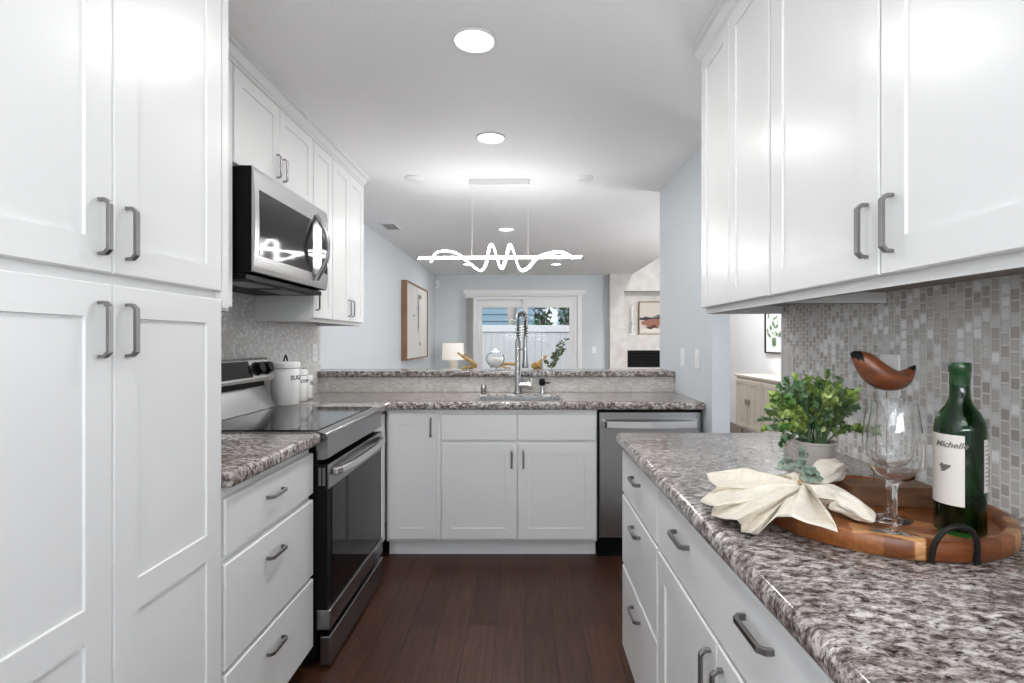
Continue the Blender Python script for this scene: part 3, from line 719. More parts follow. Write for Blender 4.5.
# ------------------------------------------------------------ range (local as cabinet, facing +X)
RX = -.772; t = thing('range', 'stainless steel electric range with a black glass cooktop', 'range', (RX, 2.046, 0), RL)
W_ = .762; D_ = RX-(XL+.004)
bx(0, W_, .045, D_, .03, .885).build('body', 'black_plastic', t)
for (fx, fy) in ((.05, .10), (W_-.05, .10), (.05, D_-.08), (W_-.05, D_-.08)): MB().cyl((fx, fy, 0), (fx, fy, .03), .018, 12).build('foot', 'black_plastic', t)
mb = MB(); mb.box(.0, W_, .03, .56, .886, .926, bev=.003); mb.build('cooktop_rim', 'steel', t)
bx(.012, W_-.012, .045, .55, .9265, .930, bev=.001).build('cooktop', 'black_glass', t)
mb = MB(); mb.prism([(.029, .925), (.004, .918), (-.002, .905), (-.002, .822), (.01, .815), (.044, .815), (.044, .925)], 'x', 0, W_, bev=.0015)
mb.build('front_trim', 'steel_mid', t)
o = bx(.0, W_, 0, .044, .229, .795).build('oven_door', 'black_plastic', t)
MB().box(.045, W_-.035, -.003, -.0004, .232, .70, bev=.001).build('door_glass', 'oven_glass', o)
mb = MB(); mb.box(0, W_, -.006, -.0004, .702, .797, bev=.002); mb.build('door_top_trim', 'steel_mid', o)
mb = MB()
for i in range(2): mb.box(-.0015, -.0003, .008+i*.016, .018+i*.016, .715, .785)
mb.build('side_vent', 'slot_dark', o)
MB().box(0, W_, -.010, .044, .150, .228, bev=.003).build('door_bottom_trim', 'steel_dark', o)
hh = MB(); pp = [(.03, -.007), (.034, -.026), (.06, -.040), (.20, -.050), (W_/2, -.053), (W_-.20, -.050), (W_-.06, -.040), (W_-.034, -.026), (W_-.03, -.007)]
inn = [(x+(.018 if x < W_/2 else -.018 if x > W_/2 else 0), y+.014 if y < -.01 else y) for x, y in pp]
hh.prism(pp+inn[::-1], 'z', .748, .776, bev=.005); hh.build('handle', 'steel_light', o)
o = MB().box(0, W_, -.012, .028, .012, .125, bev=.003).build('storage_drawer', 'steel_dark', t)
# backguard
y0 = .56
mb = MB(); mb.prism([(y0, .93), (y0+.055, 1.045), (y0+.06, 1.045), (D_, 1.045), (D_, .93)], 'x', 0, W_, bev=.002); mb.build('backguard_base', 'steel_mid', t)
mb = MB(); mb.prism([(y0+.062, 1.046), (y0+.066, 1.075), (D_, 1.075), (D_, 1.046)], 'x', .004, W_-.004); mb.build('vent_gap', 'black_plastic', t)
mb = MB(); mb.prism([(y0+.012, 1.076), (y0+.012, 1.092), (y0+.045, 1.185), (y0+.06, 1.192), (D_, 1.192), (D_, 1.076)], 'x', 0, W_, bev=.002); o = mb.build('control_panel', 'steel', t)
def on_panel(x, s): return Vector((x, y0+.012+.033*s, 1.092+.093*s))
mb = MB(); nrm = Vector((0, -.093, .033)).normalized()
a_, b_, c_, d_ = on_panel(.22, .08), on_panel(.55, .08), on_panel(.55, .94), on_panel(.22, .94)
vs = [a_, b_, c_, d_]
lo_ = [v-nrm*.002 for v in vs]; hi_ = [v+nrm*.002 for v in vs]
mb.quad(hi_)
for i in range(4): mb.quad([lo_[i], lo_[(i+1) % 4], hi_[(i+1) % 4], hi_[i]])
bmesh.ops.recalc_face_normals(mb.bm, faces=mb.bm.faces)
dp = mb.build('display', 'black_glass', o)
c0 = on_panel(.38, .5)+nrm*.0024; MB().quad([c0+Vector((-.012, 0, -.005)), c0+Vector((.012, 0, -.005)), c0+Vector((.012, .0035, .005)), c0+Vector((-.012, .0035, .005))]).build('clock_digits', 'display_glow', dp)
for kx in (.06, .145, .61, .70):
    p = on_panel(kx, .5); MB().cyl(p+nrm*.0005, p+nrm*.006, .036, 24).cyl(p+nrm*.006, p+nrm*.034, .031, 24, .027).build('knob', 'black_plastic', o)

# ------------------------------------------------------------ microwave
t = thing('microwave', 'stainless over-the-range microwave hung under the short wall cabinet', 'microwave', (-1.06, 2.045, 1.545), RL)
W_ = .762; D_ = -1.06-(XL+.004)
bx(.004, W_-.004, .0555, D_, .0, .42).build('body', 'black_plastic', t)
bx(.0, W_, .0085, .055, .006, .421).build('door_backing', 'black_plastic', t)
mb = MB(); mb.prism([(.008, .008), (.004, .008), (.0, .03), (-.006, .10), (-.008, .21), (-.006, .32), (.0, .40), (.004, .421), (.008, .421)], 'x', 0, W_, bev=.001); d = mb.build('door', 'steel', t)
def gl(x0, x1, z0, z1, m, nm):
    zs = [z0+(z1-z0)*i/10 for i in range(11)]; f_ = lambda z: -.0095-.0-(-.0+1)*(.0 if z else 0)+ .009*((z-.21)/.21)**2
    MB().prism([(f_(z), z) for z in zs]+[(.0, z) for z in zs[::-1]], 'x', x0, x1).build(nm, m, d)
gl(.035, .555, .075, .335, 'black_glass', 'window'); gl(.675, .745, .09, .33, 'black_glass', 'keypad')
p = [(.605, -.006-.062*math.sin(PI*i/20), .045+.325*i/20) for i in range(21)]
MB().tube(p, [.013+.004*abs(i-10)/10 for i in range(21)], 10, sq=(.7, 1.15)).build('handle', 'steel_dark', d)
mb = MB(); mb.box(.0, W_, .03, D_, -.022, -.0005, bev=.002); bp_ = mb.build('underside', 'black_plastic', t)
MB().box(.08, .34, .08, .20, -.0245, -.0225).box(.42, .68, .08, .20, -.0245, -.0225).build('grease_filter', 'steel_dark', bp_)

# ------------------------------------------------------------ canisters on the far left counter
def canister(y, x, r, h, txt, label, size):
    t = thing('canister', label, 'canister', (x, y, ZC+.0005), 0, 'white kitchen canisters')
    MB().lathe([(r-.004, 0), (r, .004), (r, h-.045), (r-.003, h-.042), (r-.003, h-.04)], n=40).build('jar', 'ceramic_white', t)
    MB().lathe([(r-.002, h-.0395), (r+.003, h-.036), (r+.003, h-.014), (r-.001, h-.006), (r-.012, h-.001), (0, h)], n=40).build('lid', 'ceramic_white', t)
    mb = MB(); mb.tube([(0, -.020, h-.001), (0, -.015, h+.016), (0, 0, h+.034), (0, .015, h+.016), (0, .020, h-.001)], .0045, 8); mb.build('lid_handle', 'black_metal', t)
    wrap_text('lettering', txt, size, r, math.atan2(-.72, .85)+.62, h*.62, 'ink', t)
canister(2.93, -1.338, .074, .242, 'SUGAR', 'large white canister lettered SUGAR, nearest the range', .034)
canister(3.10, -1.352, .062, .190, 'COFFEE', 'middle sized white canister lettered COFFEE', .026)
canister(3.24, -1.368, .053, .150, 'TEA', 'smallest white canister lettered TEA, farthest from the range', .026)

# ------------------------------------------------------------ outlets and switches
def plate(name, label, cat, loc, rz, w_=.075, h_=.118, kind='switch', mat='plate_white', gang=1, grp=None):
    t = thing(name, label, cat, loc, rz, grp)
    W2 = w_/2+(gang-1)*.023
    bx(-W2, W2, -.006, 0, -h_/2, h_/2, bev=.002).build('face_plate', mat, t)
    for g in range(gang):
        cx = (g-(gang-1)/2)*.046
        if kind == 'switch':
            bx(cx-.0165, cx+.0165, -.0095, -.0062, -.033, .033, bev=.0012).build('rocker', mat, t)
        else:
            o_ = bx(cx-.0165, cx+.0165, -.0085, -.0062, -.033, .033, bev=.001).build('socket', mat, t)
            m = MB()
            for z in (.017, -.017): m.box(cx-.008, cx-.005, -.0092, -.0086, z-.005, z+.005).box(cx+.005, cx+.008, -.0092, -.0086, z-.004, z+.004)
            m.build('slots', 'slot_dark', o_)
plate('wall_outlet', 'white outlet on the left tile wall beside the canisters', 'outlet', (XL+.0005, 3.60, 1.20), RL, kind='outlet')
plate('light_switch', 'grey wall switch on the mosaic tile above the potted plant', 'switch', (XR-.0005, 1.985, 1.19), RR, mat='plate_grey')
plate('wall_outlet', 'white outlet on the mosaic tile behind the bird figure', 'outlet', (XR-.0005, 1.43, 1.185), RR, kind='outlet')
plate('light_switch', 'white wall switch nearer the bar on the short blue wall', 'switch', (XW-.0005, 3.48, 1.17), RR)
plate('light_switch', 'white wall switch nearer the dining room on the short blue wall', 'switch', (XW-.0005, 3.18, 1.17), RR)
plate('light_switch', 'small white switch on the back wall between door and chimney', 'switch', (1.21, 9.1995, 1.12), 0)

# ------------------------------------------------------------ ceiling fittings
def downlight(x, y, label, power, r=.073):
    t = thing('recessed_light', label, 'ceiling light', (x, y, CEIL), 0, 'round recessed ceiling lights')
    MB().lathe([(r, -.0005), (r+.014, -.003), (r+.014, -.0005), (r, -.0005)], n=40, cap=False).lathe([(r+.014, -.0005), (r+.014, -.003), (r+.004, -.008), (r, -.004), (r, -.0005)], n=40, cap=False).build('trim_ring', 'trim_white', t)
    MB().lathe([(0, -.003), (r, -.003)], n=40, cap=False).build('lens', 'lamp_disc', t)
    area('recessed_lamp', (x, y, CEIL-.012), (0, 0, 0), r*2, r*2, power, (1, .985, .965), 'DISK')
downlight(-.195, 2.02, 'glowing round ceiling light, the largest in view above the aisle', 6.5)
downlight(-.195, 2.99, 'glowing round ceiling light between the sink and the aisle light', 5)
downlight(-.195, 5.43, 'glowing round ceiling light above the pendant strip', 9)
downlight(-.86, 7.9, 'glowing round ceiling light near the framed art, far living room', 4)
downlight(.47, 7.9, 'glowing round ceiling light near the patio door, chimney side', 4)
downlight(-.195, 1.0, 'added unseen round ceiling light straight above the camera aisle', .9)  # this and the next two are unseen lamps added for more light
downlight(-.195, -.1, 'added unseen round ceiling light behind the camera', 1.5)
downlight(-.195, -1.3, 'added unseen round ceiling light by the rear wall', 4)
for x, lb in ((-.79, 'flat white ceiling disc on the side of the left cabinets'), (.42, 'flat white ceiling disc on the side of the short blue wall')):
    o = MB().lathe([(.064, 0), (.064, -.006), (.058, -.012), (0, -.013)], n=32).build('ceiling_disc', 'trim_white', None, (x, 3.72, CEIL-.0005)); tag(o, lb, 'ceiling disc', 'small white ceiling discs')
def vent(x, y, w_, d_, rz, label, n=6):
    t = thing('ceiling_vent', label, 'vent', (x, y, CEIL-.0005), rz)
    m = MB(); m.box(-w_/2, w_/2, -d_/2, -d_/2+.015, -.008, 0).box(-w_/2, w_/2, d_/2-.015, d_/2, -.008, 0).box(-w_/2, -w_/2+.015, -d_/2+.015, d_/2-.015, -.008, 0).box(w_/2-.015, w_/2, -d_/2+.015, d_/2-.015, -.008, 0)
    m.build('frame', 'trim_white', t); bx(-w_/2+.015, w_/2-.015, -d_/2+.015, d_/2-.015, -.002, -.0005).build('backing', 'slot_dark', t)
    m = MB()
    for i in range(n):
        y_ = -d_/2+.015+(d_-.03)*(i+.5)/n; m.box(-w_/2+.016, w_/2-.016, y_-.003, y_+.003, -.007, -.0022)
    m.build('louvres', 'plate_grey', t)
vent(-1.36, 5.3, .16, .30, 0, 'small louvred ceiling vent above the left blue wall', 5)
vent(.07, 8.95, .60, .10, 0, 'long narrow ceiling vent near the patio door', 3)
t = thing('motion_sensor', 'small white sensor high in the corner of the back wall', 'sensor', (-1.54, 9.14, 2.27))
bx(-.035, .035, -.02, .05, -.07, .07, bev=.012).build('housing', 'plate_white', t); MB().ball((0, -.022, -.02), .02, (1, .5, 1.2), 8).build('lens', 'plate_grey', t)

def drop_lamp(x, y, z, label, power):
    t = thing('dining_fill_lamp', label, 'ceiling light', (x, y, z))
    MB().lathe([(.20, 0), (.20, -.05), (.17, -.07), (.17, -.0), (.20, 0)], n=32, cap=False).build('rim', 'trim_white', t)
    MB().lathe([(0, -.062), (.168, -.062)], n=32, cap=False).build('diffuser', 'lamp_disc', t)
    area('dining_fill_light', (x, y, z-.075), (0, 0, 0), .33, .33, power, (1, .99, .98), 'DISK')
drop_lamp(2.3, 6.3, 3.299, 'added unseen round ceiling lamp to brighten the dining room wall', 50)  # lamp added out of view to brighten the wall behind the sideboard
# pendant
PY = 3.80
def pw(px, py, dy=0): y = PY+dy; return Vector(((px-CX)*y/FPX, y, EYE+(CY-py)*y/FPX))
t = thing('pendant_light', 'white linear pendant light with a waving glowing ribbon above the bar', 'pendant light', (-.183, PY, CEIL))
org = t.location
mb = MB(); mb.box(-.215, .215, -.055, .055, -.042, -.0005, bev=.003); mb.build('canopy', 'plate_white', t)
P = lambda px, py, dy=0: pw(px, py, dy)-org
MB().tube([P(418, 258), P(582, 257)], .0095, 10).build('light_bar', 'led_tube', t)
for (px) in (418, 582): MB().tube([P(px-1.2, 257.7), P(px+1.2, 257.7)], .011, 10).build('end_cap', 'steel_dark', t)
key = [(431, 262, 0), (436, 253, .03), (447, 251, .05), (458, 254, .05), (468, 262, .02), (480, 270.5, -.05), (486, 264, 0), (489.5, 247, .05), (493, 246, 0), (497, 258, -.05), (501, 268.5, -.02), (505, 262, .04), (509.5, 245, .05), (513, 250, 0), (518, 266, -.05), (522, 270.5, -.02), (529, 267, .03), (537, 258, .05), (549, 253.5, .05), (560, 252, .03), (568, 255, 0), (573, 258, 0)]
def catmull(K, n):
    out = []
    for i in range(len(K)-1):
        p0, p1, p2, p3 = K[max(i-1, 0)], K[i], K[i+1], K[min(i+2, len(K)-1)]
        for j in range(n):
            u = j/n; out.append(tuple(.5*((2*p1[k])+(-p0[k]+p2[k])*u+(2*p0[k]-5*p1[k]+4*p2[k]-p3[k])*u*u+(-p0[k]+3*p1[k]-3*p2[k]+p3[k])*u**3) for k in range(len(p1))))
    out.append(tuple(K[-1])); return out
MB().tube([P(*k) for k in catmull(key, 6)], .009, 8, sq=(.6, 1.1)).build('light_ribbon', 'led_tube', t)
for px in (472, 528):
    b_ = P(px, 257.5); x_ = b_.x
    MB().tube([b_, (x_, 0, -.042)], .0007, 5).build('hanging_wire', 'plate_white', t)

# ------------------------------------------------------------ things on the bar
ZBAR = 1.0705
def branch(label, loc, paths, rz=0):
    t = thing('driftwood', label, 'driftwood', loc, rz); m = MB()
    for pts, rs in paths: 
        K = catmull([(*p, r) for p, r in zip(pts, rs)], 4); m.tube([k[:3] for k in K], [max(k[3], .0015)*(1+.18*math.sin(i*1.9)) for i, k in enumerate(K)], 8)
    m.build('branch', 'gold_wood', t); return t
branch('golden driftwood branch on the bar between lamp and glass vase', (-.40, 3.80, ZBAR), [
    ([(-.09, 0, .125), (-.05, .01, .098), (-.01, 0, .075), (.03, .0, .045), (.05, 0, .027)], [.006, .011, .013, .015, .010]),
    ([(.05, 0, .03), (.01, .01, .018), (-.03, .0, .017), (-.06, -.01, .006)], [.012, .010, .009, .005]),
    ([(-.05, .01, .098), (-.03, .0, .115), (-.005, 0, .09)], [.006, .005, .004])])
branch('dark golden driftwood piece on the bar behind the faucet', (-.13, 3.91, ZBAR), [
    ([(-.09, 0, .006), (-.05, .01, .028), (-.01, 0, .040), (.05, .0, .035), (.09, 0, .008)], [.005, .010, .012, .012, .006]),
    ([(-.05, 0, .028), (-.02, -.01, .012), (.02, 0, .009)], [.006, .007, .005])])
branch('golden driftwood root rising like a neck on the bar by the water tap', (.10, 3.82, ZBAR), [
    ([(-.055, 0, .03), (-.03, 0, .03), (-.0, 0, .036), (.03, .0, .075), (.06, 0, .105)], [.012, .026, .024, .012, .006]),
    ([(-.03, 0, .012), (-.04, .0, .010), (.02, 0, .011)], [.006, .009, .007])])
t = thing('glass_vase', 'clear round glass vase with a white top on the bar', 'vase', (-.72*.0-.275*1.0+.0, 3.80, ZBAR))
t.location = ((428-CX+65)*0-.215, 3.80, ZBAR)
# (px 494 is the vase centre)
MB().lathe([(.0, 0), (.042, 0), (.042, .008), (.035, .014), (.055, .045), (.068, .075), (.062, .105), (.042, .125), (.040, .125), (.060, .104), (.0655, .075), (.053, .047), (.030, .018), (0, .016)], n=32, cap=False).build('vessel', 'vase_glass', t)
MB().lathe([(.0, .017), (.028, .018), (.050, .047), (.0625, .070), (.058, .09), (.02, .097), (0, .098)], n=32, cap=False).build('filling', 'ceramic_white', t)
MB().lathe([(.0, .155), (.008, .155), (.016, .145), (.036, .133), (.043, .127), (0, .1265)], n=28, cap=False).build('lid', 'ceramic_white', t)
def leaf(mb, c, d, n, L, W_, seg=4, cup=.15):
    """rounded leaf from base c along d, normal n"""
    d = d.normalized(); n = (n-d*n.dot(d)).normalized(); s = d.cross(n)
    prev = None
    for i in range(seg+1):
        u = i/seg; w_ = W_*math.sin(PI*min(max(u, .06), .94))**.7; m_ = c+d*(L*u)+n*(cup*L*(u*u-.6*u)); 
        a = mb.bm.verts.new(m_+s*w_*.5+n*cup*w_*.3); b = mb.bm.verts.new(m_); e = mb.bm.verts.new(m_-s*w_*.5+n*cup*w_*.3)
        if prev:
            for q in ([prev[0], prev[1], b, a], [prev[1], prev[2], e, b]):
                f = mb.bm.faces.new(q); f.smooth = True; f.material_index = mb.mi
        prev = (a, b, e)
rnd = random.Random(4)
t = thing('eucalyptus_stems', 'leafy green stems standing up on the bar in front of the door', 'stems', (.20, 3.92, ZBAR))
ms = MB(); ml = MB()
for (dx, h, lean) in ((.10, .225, .02), (.055, .20, -.02), (.02, .12, .0), (.085, .15, .03), (-.05, .06, 0)):
    K = [(0, 0, .0), (dx*.4, lean*.5, h*.4), (dx*.8, lean, h*.75), (dx*1.15, lean, h)]
    C = [Vector(k) for k in catmull(K, 5)]; ms.tube(C, .0016, 5)
    for i in range(2, len(C)):
        for s_ in (-1, 1):
            if rnd.random() < .8:
                d = Vector((s_*rnd.uniform(.5, 1), rnd.uniform(-.6, .6), rnd.uniform(0, .7))); leaf(ml, C[i], d, Vector((rnd.uniform(-.4, .4), -1, rnd.uniform(-.2, .8))), rnd.uniform(.016, .026), rnd.uniform(.010, .015), 3)
ms.build('stem', 'leg_wire', t); ml.build('leaves', 'leaf_dark', t)

# lamp on a side table in the living room
t = thing('side_table', 'small white side table under the shaded lamp', 'side table', (-1.2, 8.75, 0))
MB().lathe([(.20, .64), (.205, .65), (.205, .66), (.20, .67), (0, .67)], n=32, cap=False).lathe([(0, .64), (.20, .64)], n=32, cap=False).build('top', 'trim_white', t)
MB().lathe([(.15, 0), (.15, .015), (.025, .03), (.02, .6), (.04, .6395)], n=24).build('pedestal', 'trim_white', t)
t = thing('table_lamp', 'table lamp with a square white shade by the back wall', 'lamp', (-1.2, 8.75, .6705))
MB().lathe([(.07, 0), (.075, .02), (.075, .26), (.06, .28), (.015, .29), (.012, .33)], n=24).build('base', 'lamp_base', t)
MB().lathe([(.185, .30), (.175, .575)], n=32, cap=False).lathe([(.182, .30), (.172, .575)], n=32, cap=False).build('shade', 'lamp_shade', t)

# framed art on the left wall
art_mat('art_left', (.68, .67, .64), [((0, .78, .62), (3, .07, .34), (.25, .24, .25)), ((0, .70, .85), (3, .03, .22), (.50, .49, .50)), ((0, .90, .88), (3, .17, .035), (.20, .16, .15)), ((0, .88, .22), (3, .07, .04), (.10, .10, .11)), ((0, .50, .60), (3, .10, .02), (.45, .45, .45)), ((0, 1.1, .5), (3, .2, .5), (.72, .71, .68))])
t = thing('framed_art', 'tall abstract line art in a deep brown wood frame on the blue wall', 'wall art', (-1.579, 6.68, 1.03))
W_, H_ = 1.45, 1.03
MB().box(0, .075, 0, .022, 0, H_).box(0, .075, W_-.022, W_, 0, H_).box(0, .075, .022, W_-.022, 0, .022).box(0, .075, .022, W_-.022, H_-.022, H_).build('picture_frame', 'frame_wood', t)
bx(.0, .06, .022, W_-.022, .022, H_-.022).build('canvas', 'art_left', t)

# ------------------------------------------------------------ dining room sideboard and art
t = thing('sideboard', 'cream wooden sideboard with ring pulls in the dining room', 'sideboard', (2.78, 6.88, 0), RR)
W_ = 1.5
bx(0, W_, .0, .42, .16, .82).build('carcass', 'sideboard_paint', t)
bx(-.02, W_+.02, -.02, .43, .8205, .85, bev=.004).build('top', 'sideboard_paint', t)
for i in range(4):
    x0 = .02+i*.37
    mb = MB(); mb.bm.free(); mb.bm = front_mesh(.355, .60, .02, [(.05, .17, .05, .55), (.185, .305, .05, .55)], .006)
    d = mb.build('door', 'sideboard_paint', t, (x0, -.0005, .19))
    hx = .32 if i % 2 == 0 else .035
    R__ = [(hx+.022*math.cos(2*PI*k/16), -.026, .33+.03*math.sin(2*PI*k/16)) for k in range(16)]
    MB().tube(R__, .004, 6, close=True).cyl((hx, -.021, .36), (hx, -.032, .36), .008, 10).build('ring_pull', 'bronze', d)
for (fx, fy) in ((.04, .04), (W_-.04, .04), (.04, .38), (W_-.04, .38)): MB().cyl((fx, fy, 0), (fx, fy, .1595), .02, 12, .028).build('leg', 'sideboard_paint', t)
t = thing('botanical_print', 'dark framed green leaf print on the dining room wall', 'wall art', (3.249, 7.05, 1.12), RR)
W_, H_ = .55, .62
MB().box(0, .015, -.03, 0, 0, H_).box(W_-.015, W_, -.03, 0, 0, H_).box(.015, W_-.015, -.03, 0, 0, .015).box(.015, W_-.015, -.03, 0, H_-.015, H_).build('picture_frame', 'black_metal', t)
bx(.015, W_-.015, -.012, 0, .015, H_-.015).build('paper', 'wall_white', t)
mb = MB(); rnd = random.Random(8)
for k in range(26):
    c = Vector((rnd.uniform(.09, .40), -.013-.0002*k, rnd.uniform(.2, .56))); d = Vector((rnd.uniform(-1, 1), 0, rnd.uniform(-.3, 1))).normalized(); s_ = Vector((d.z, 0, -d.x)); L_ = rnd.uniform(.05, .11)
    mb.quad([c, c+d*L_*.5+s_*L_*.25, c+d*L_, c+d*L_*.5-s_*L_*.25])
mb.quad([(.245, -.0184, .18), (.255, -.0184, .18), (.255, -.0184, .5), (.245, -.0184, .5)])
mb.quad([(.20, -.0185, .10), (.30, -.0185, .10), (.31, -.0185, .20), (.19, -.0185, .20)])
mb.build('leaf_drawing', 'leaf_blue', t)

# ------------------------------------------------------------ right counter still life
ZR = ZC+.0005
TC = Vector((.692, 1.050)); TR = .220; TT = .036; TB = .016
t = thing('wooden_tray', 'round acacia wood tray with a raised rim on the right counter', 'tray', (TC.x, TC.y, ZR))
MB().lathe([(0, 0), (TR-.006, 0), (TR, .005), (TR, TT-.004), (TR-.004, TT), (TR-.016, TT), (TR-.020, TT-.004), (TR-.024, TB), (0, TB)], n=96, cap=False).build('board', 'acacia', t)
# arched handles: one at the camera side
def tray_handle(ang):
    c = Vector((math.cos(ang), math.sin(ang), 0)); s_ = Vector((-c.y, c.x, 0)); pts = []
    for i in range(15):
        a = PI*i/14; pts.append(c*(TR+.005+.010*math.sin(a)) + s_*(-.034*math.cos(a)) + Vector((0, 0, .012+.054*math.sin(a)**.8)))
    pts = [c*(TR+.006)+s_*(-.034)+Vector((0, 0, .004))] + pts + [c*(TR+.006)+s_*.034+Vector((0, 0, .004))]
    MB().tube(pts, .0044, 10).build('handle', 'black_metal', t)
tray_handle(math.radians(-94))
ZTR = ZR+TB+.0005

# wine bottle
t = thing('wine_bottle', 'green glass wine bottle with a cream label on the wooden tray', 'wine bottle', (.770, .928, ZTR)); t.scale = (1, 1, .985)
r = .0375
outp = [(0, .004), (.020, .002), (.032, 0), (r, .006), (r, .185), (r-.002, .200), (r-.009, .216), (.019, .230), (.0155, .242), (.0145, .262), (.0140, .286), (.0158, .288), (.0158, .302), (.0145, .304), (.0095, .304)]
inp = [(.0095, .28), (.0118, .262), (.0125, .242), (.016, .2305), (r-.0115, .2145), (r-.0045, .199), (r-.0025, .185), (r-.0025, .012), (.028, .008), (0, .012)]
MB().lathe(outp+inp, n=64, cap=False).build('glass', 'bottle_glass', t)
MB().lathe([(0, .0105), (r-.0018, .0105), (r-.0018, .074), (0, .074)], n=48, cap=False).build('wine', 'wine', t)
MB().lathe([(.0150, .264), (.0150, .2865), (.0164, .2875), (.0164, .3025), (.0150, .3048), (0, .3049)], n=32, cap=False).build('capsule', 'foil_green', t)
def label_strip(a0, a1, z0, z1, mat, nm, off=.0004):
    m = MB(); n = 24; R_ = r+off
    for i in range(n):
        b0, b1 = a0+(a1-a0)*i/n, a0+(a1-a0)*(i+1)/n
        m.quad([(R_*math.cos(b0), R_*math.sin(b0), z0), (R_*math.cos(b1), R_*math.sin(b1), z0), (R_*math.cos(b1), R_*math.sin(b1), z1), (R_*math.cos(b0), R_*math.sin(b0), z1)], True)
    bmesh.ops.remove_doubles(m.bm, verts=m.bm.verts, dist=1e-6)
    return m.build(nm, mat, t)
view = math.atan2(-.945, -.772)      # direction from the bottle to the camera
lc = view-.95
label_strip(lc-1.30, lc+1.12, .054, .178, 'label_paper', 'label')
wrap_text('label_script', 'Michelle', .0145, r, lc+.58, .160, 'ink_grey', t, .35)
m = MB()
R_ = r+.0008
for k in range(14):
    rr_ = random.Random(k); a = lc+.38+rr_.uniform(-.22, .22); z = .118+rr_.uniform(-.006, .006); w_ = rr_.uniform(.04, .10); h_ = rr_.uniform(.001, .004)
    m.quad([(R_*math.cos(a-w_), R_*math.sin(a-w_), z-h_), (R_*math.cos(a+w_), R_*math.sin(a+w_), z-h_), (R_*math.cos(a+w_), R_*math.sin(a+w_), z+h_), (R_*math.cos(a-w_), R_*math.sin(a-w_), z+h_)])
m.build('label_emblem', 'ink_grey', t)
label_strip(view+1.0, view+2.2, .080, .172, 'label_paper', 'back_label')
m = MB()
for k in range(10):
    z = .092+k*.0075; 
    for j in range(6):
        a = view+1.06+j*.17; m.quad([(R_*math.cos(a), R_*math.sin(a), z), (R_*math.cos(a+.13), R_*math.sin(a+.13), z), (R_*math.cos(a+.13), R_*math.sin(a+.13), z+.0022), (R_*math.cos(a), R_*math.sin(a), z+.0022)])
m.build('back_label_print', 'ink_grey', t)

# wine glasses
def wine_glass(label, x, y):
    t = thing('wine_glass', label, 'wine glass', (x, y, ZTR), 0, 'wine glasses on the tray')
    o_ = [(0, 0), (.038, 0), (.0385, .0015), (.030, .004), (.008, .008), (.0042, .014), (.0038, .05), (.0042, .085), (.010, .094), (.030, .104), (.0405, .122), (.0425, .145), (.0395, .185), (.033, .232)]
    i_ = [(.0322, .232), (.0387, .185), (.0417, .145), (.0396, .1225), (.029, .106), (.010, .0965), (0, .095)]
    MB().lathe(o_+i_, n=48, cap=False).build('glass', 'clear_glass', t)
wine_glass('clear stemmed wine glass at the front of the tray, nearer the bottle handle', .642, .910)
wine_glass('clear stemmed wine glass behind the first, next to the bird block', .692, .998)

# bird
t = thing('bird_figure', 'carved reddish brown wooden bird on wire legs and a wood block', 'figurine', (.752, 1.100, ZTR), math.radians(-3))
bx(-.082, .082, -.034, .034, 0, .040, bev=.0015).build('base', 'block_wood', t)
for x_ in (-.019, .006): MB().tube([(x_, 0, .0395), (x_-.001, 0, .14), (x_+.001, 0, .232)], .0016, 6).build('leg', 'leg_wire', t)
# body: sections along x: (x, z_top, z_bottom, half width)
PB = [(852.5, 353.5, 355.5, .003), (855, 352, 362, .009), (859, 351.7, 370, .017), (864, 352, 378, .024), (870, 353.5, 384.5, .029), (876, 357.5, 388.5, .032), (882, 362.5, 390.5, .034), (888, 366.5, 391.5, .034), (894, 369.8, 391.3, .032), (900, 371.6, 390, .028), (906, 370.5, 386.5, .022), (911, 368, 381, .014), (914.5, 366, 373.5, .007), (916, 365.8, 368.5, .002)]
S = [((a_-884.5)*.00206, .3167-(b_-352)*.0021, .3167-(c_-352)*.0021, h_) for a_, b_, c_, h_ in PB]
m = MB(); rings = []
K = catmull([tuple(s_) for s_ in S], 3)
for (x_, zt, zb, hw) in K:
    zc_, hz_ = (zt+zb)/2, max((zt-zb)/2, .001)
    rings.append([m.bm.verts.new((x_, hw*math.cos(a), zc_+hz_*math.sin(a))) for a in [2*PI*k/20 for k in range(20)]])
for a, b in zip(rings, rings[1:]):
    for k in range(20): m.bm.faces.new([a[k], a[(k+1) % 20], b[(k+1) % 20], b[k]])
m.bm.faces.new(rings[0]); m.bm.faces.new(rings[-1][::-1]); bmesh.ops.recalc_face_normals(m.bm, faces=m.bm.faces)
for f in m.bm.faces:
    f.smooth = True; c = f.calc_center_median()
    f.material_index = 1 if (c.x < -.050 and c.z > .302-.4*(c.x+.062)) or (c.x > .051 and c.z > .2775) else 0
b_ = m.build('body', ['bird_wood', 'black_plastic'], t)

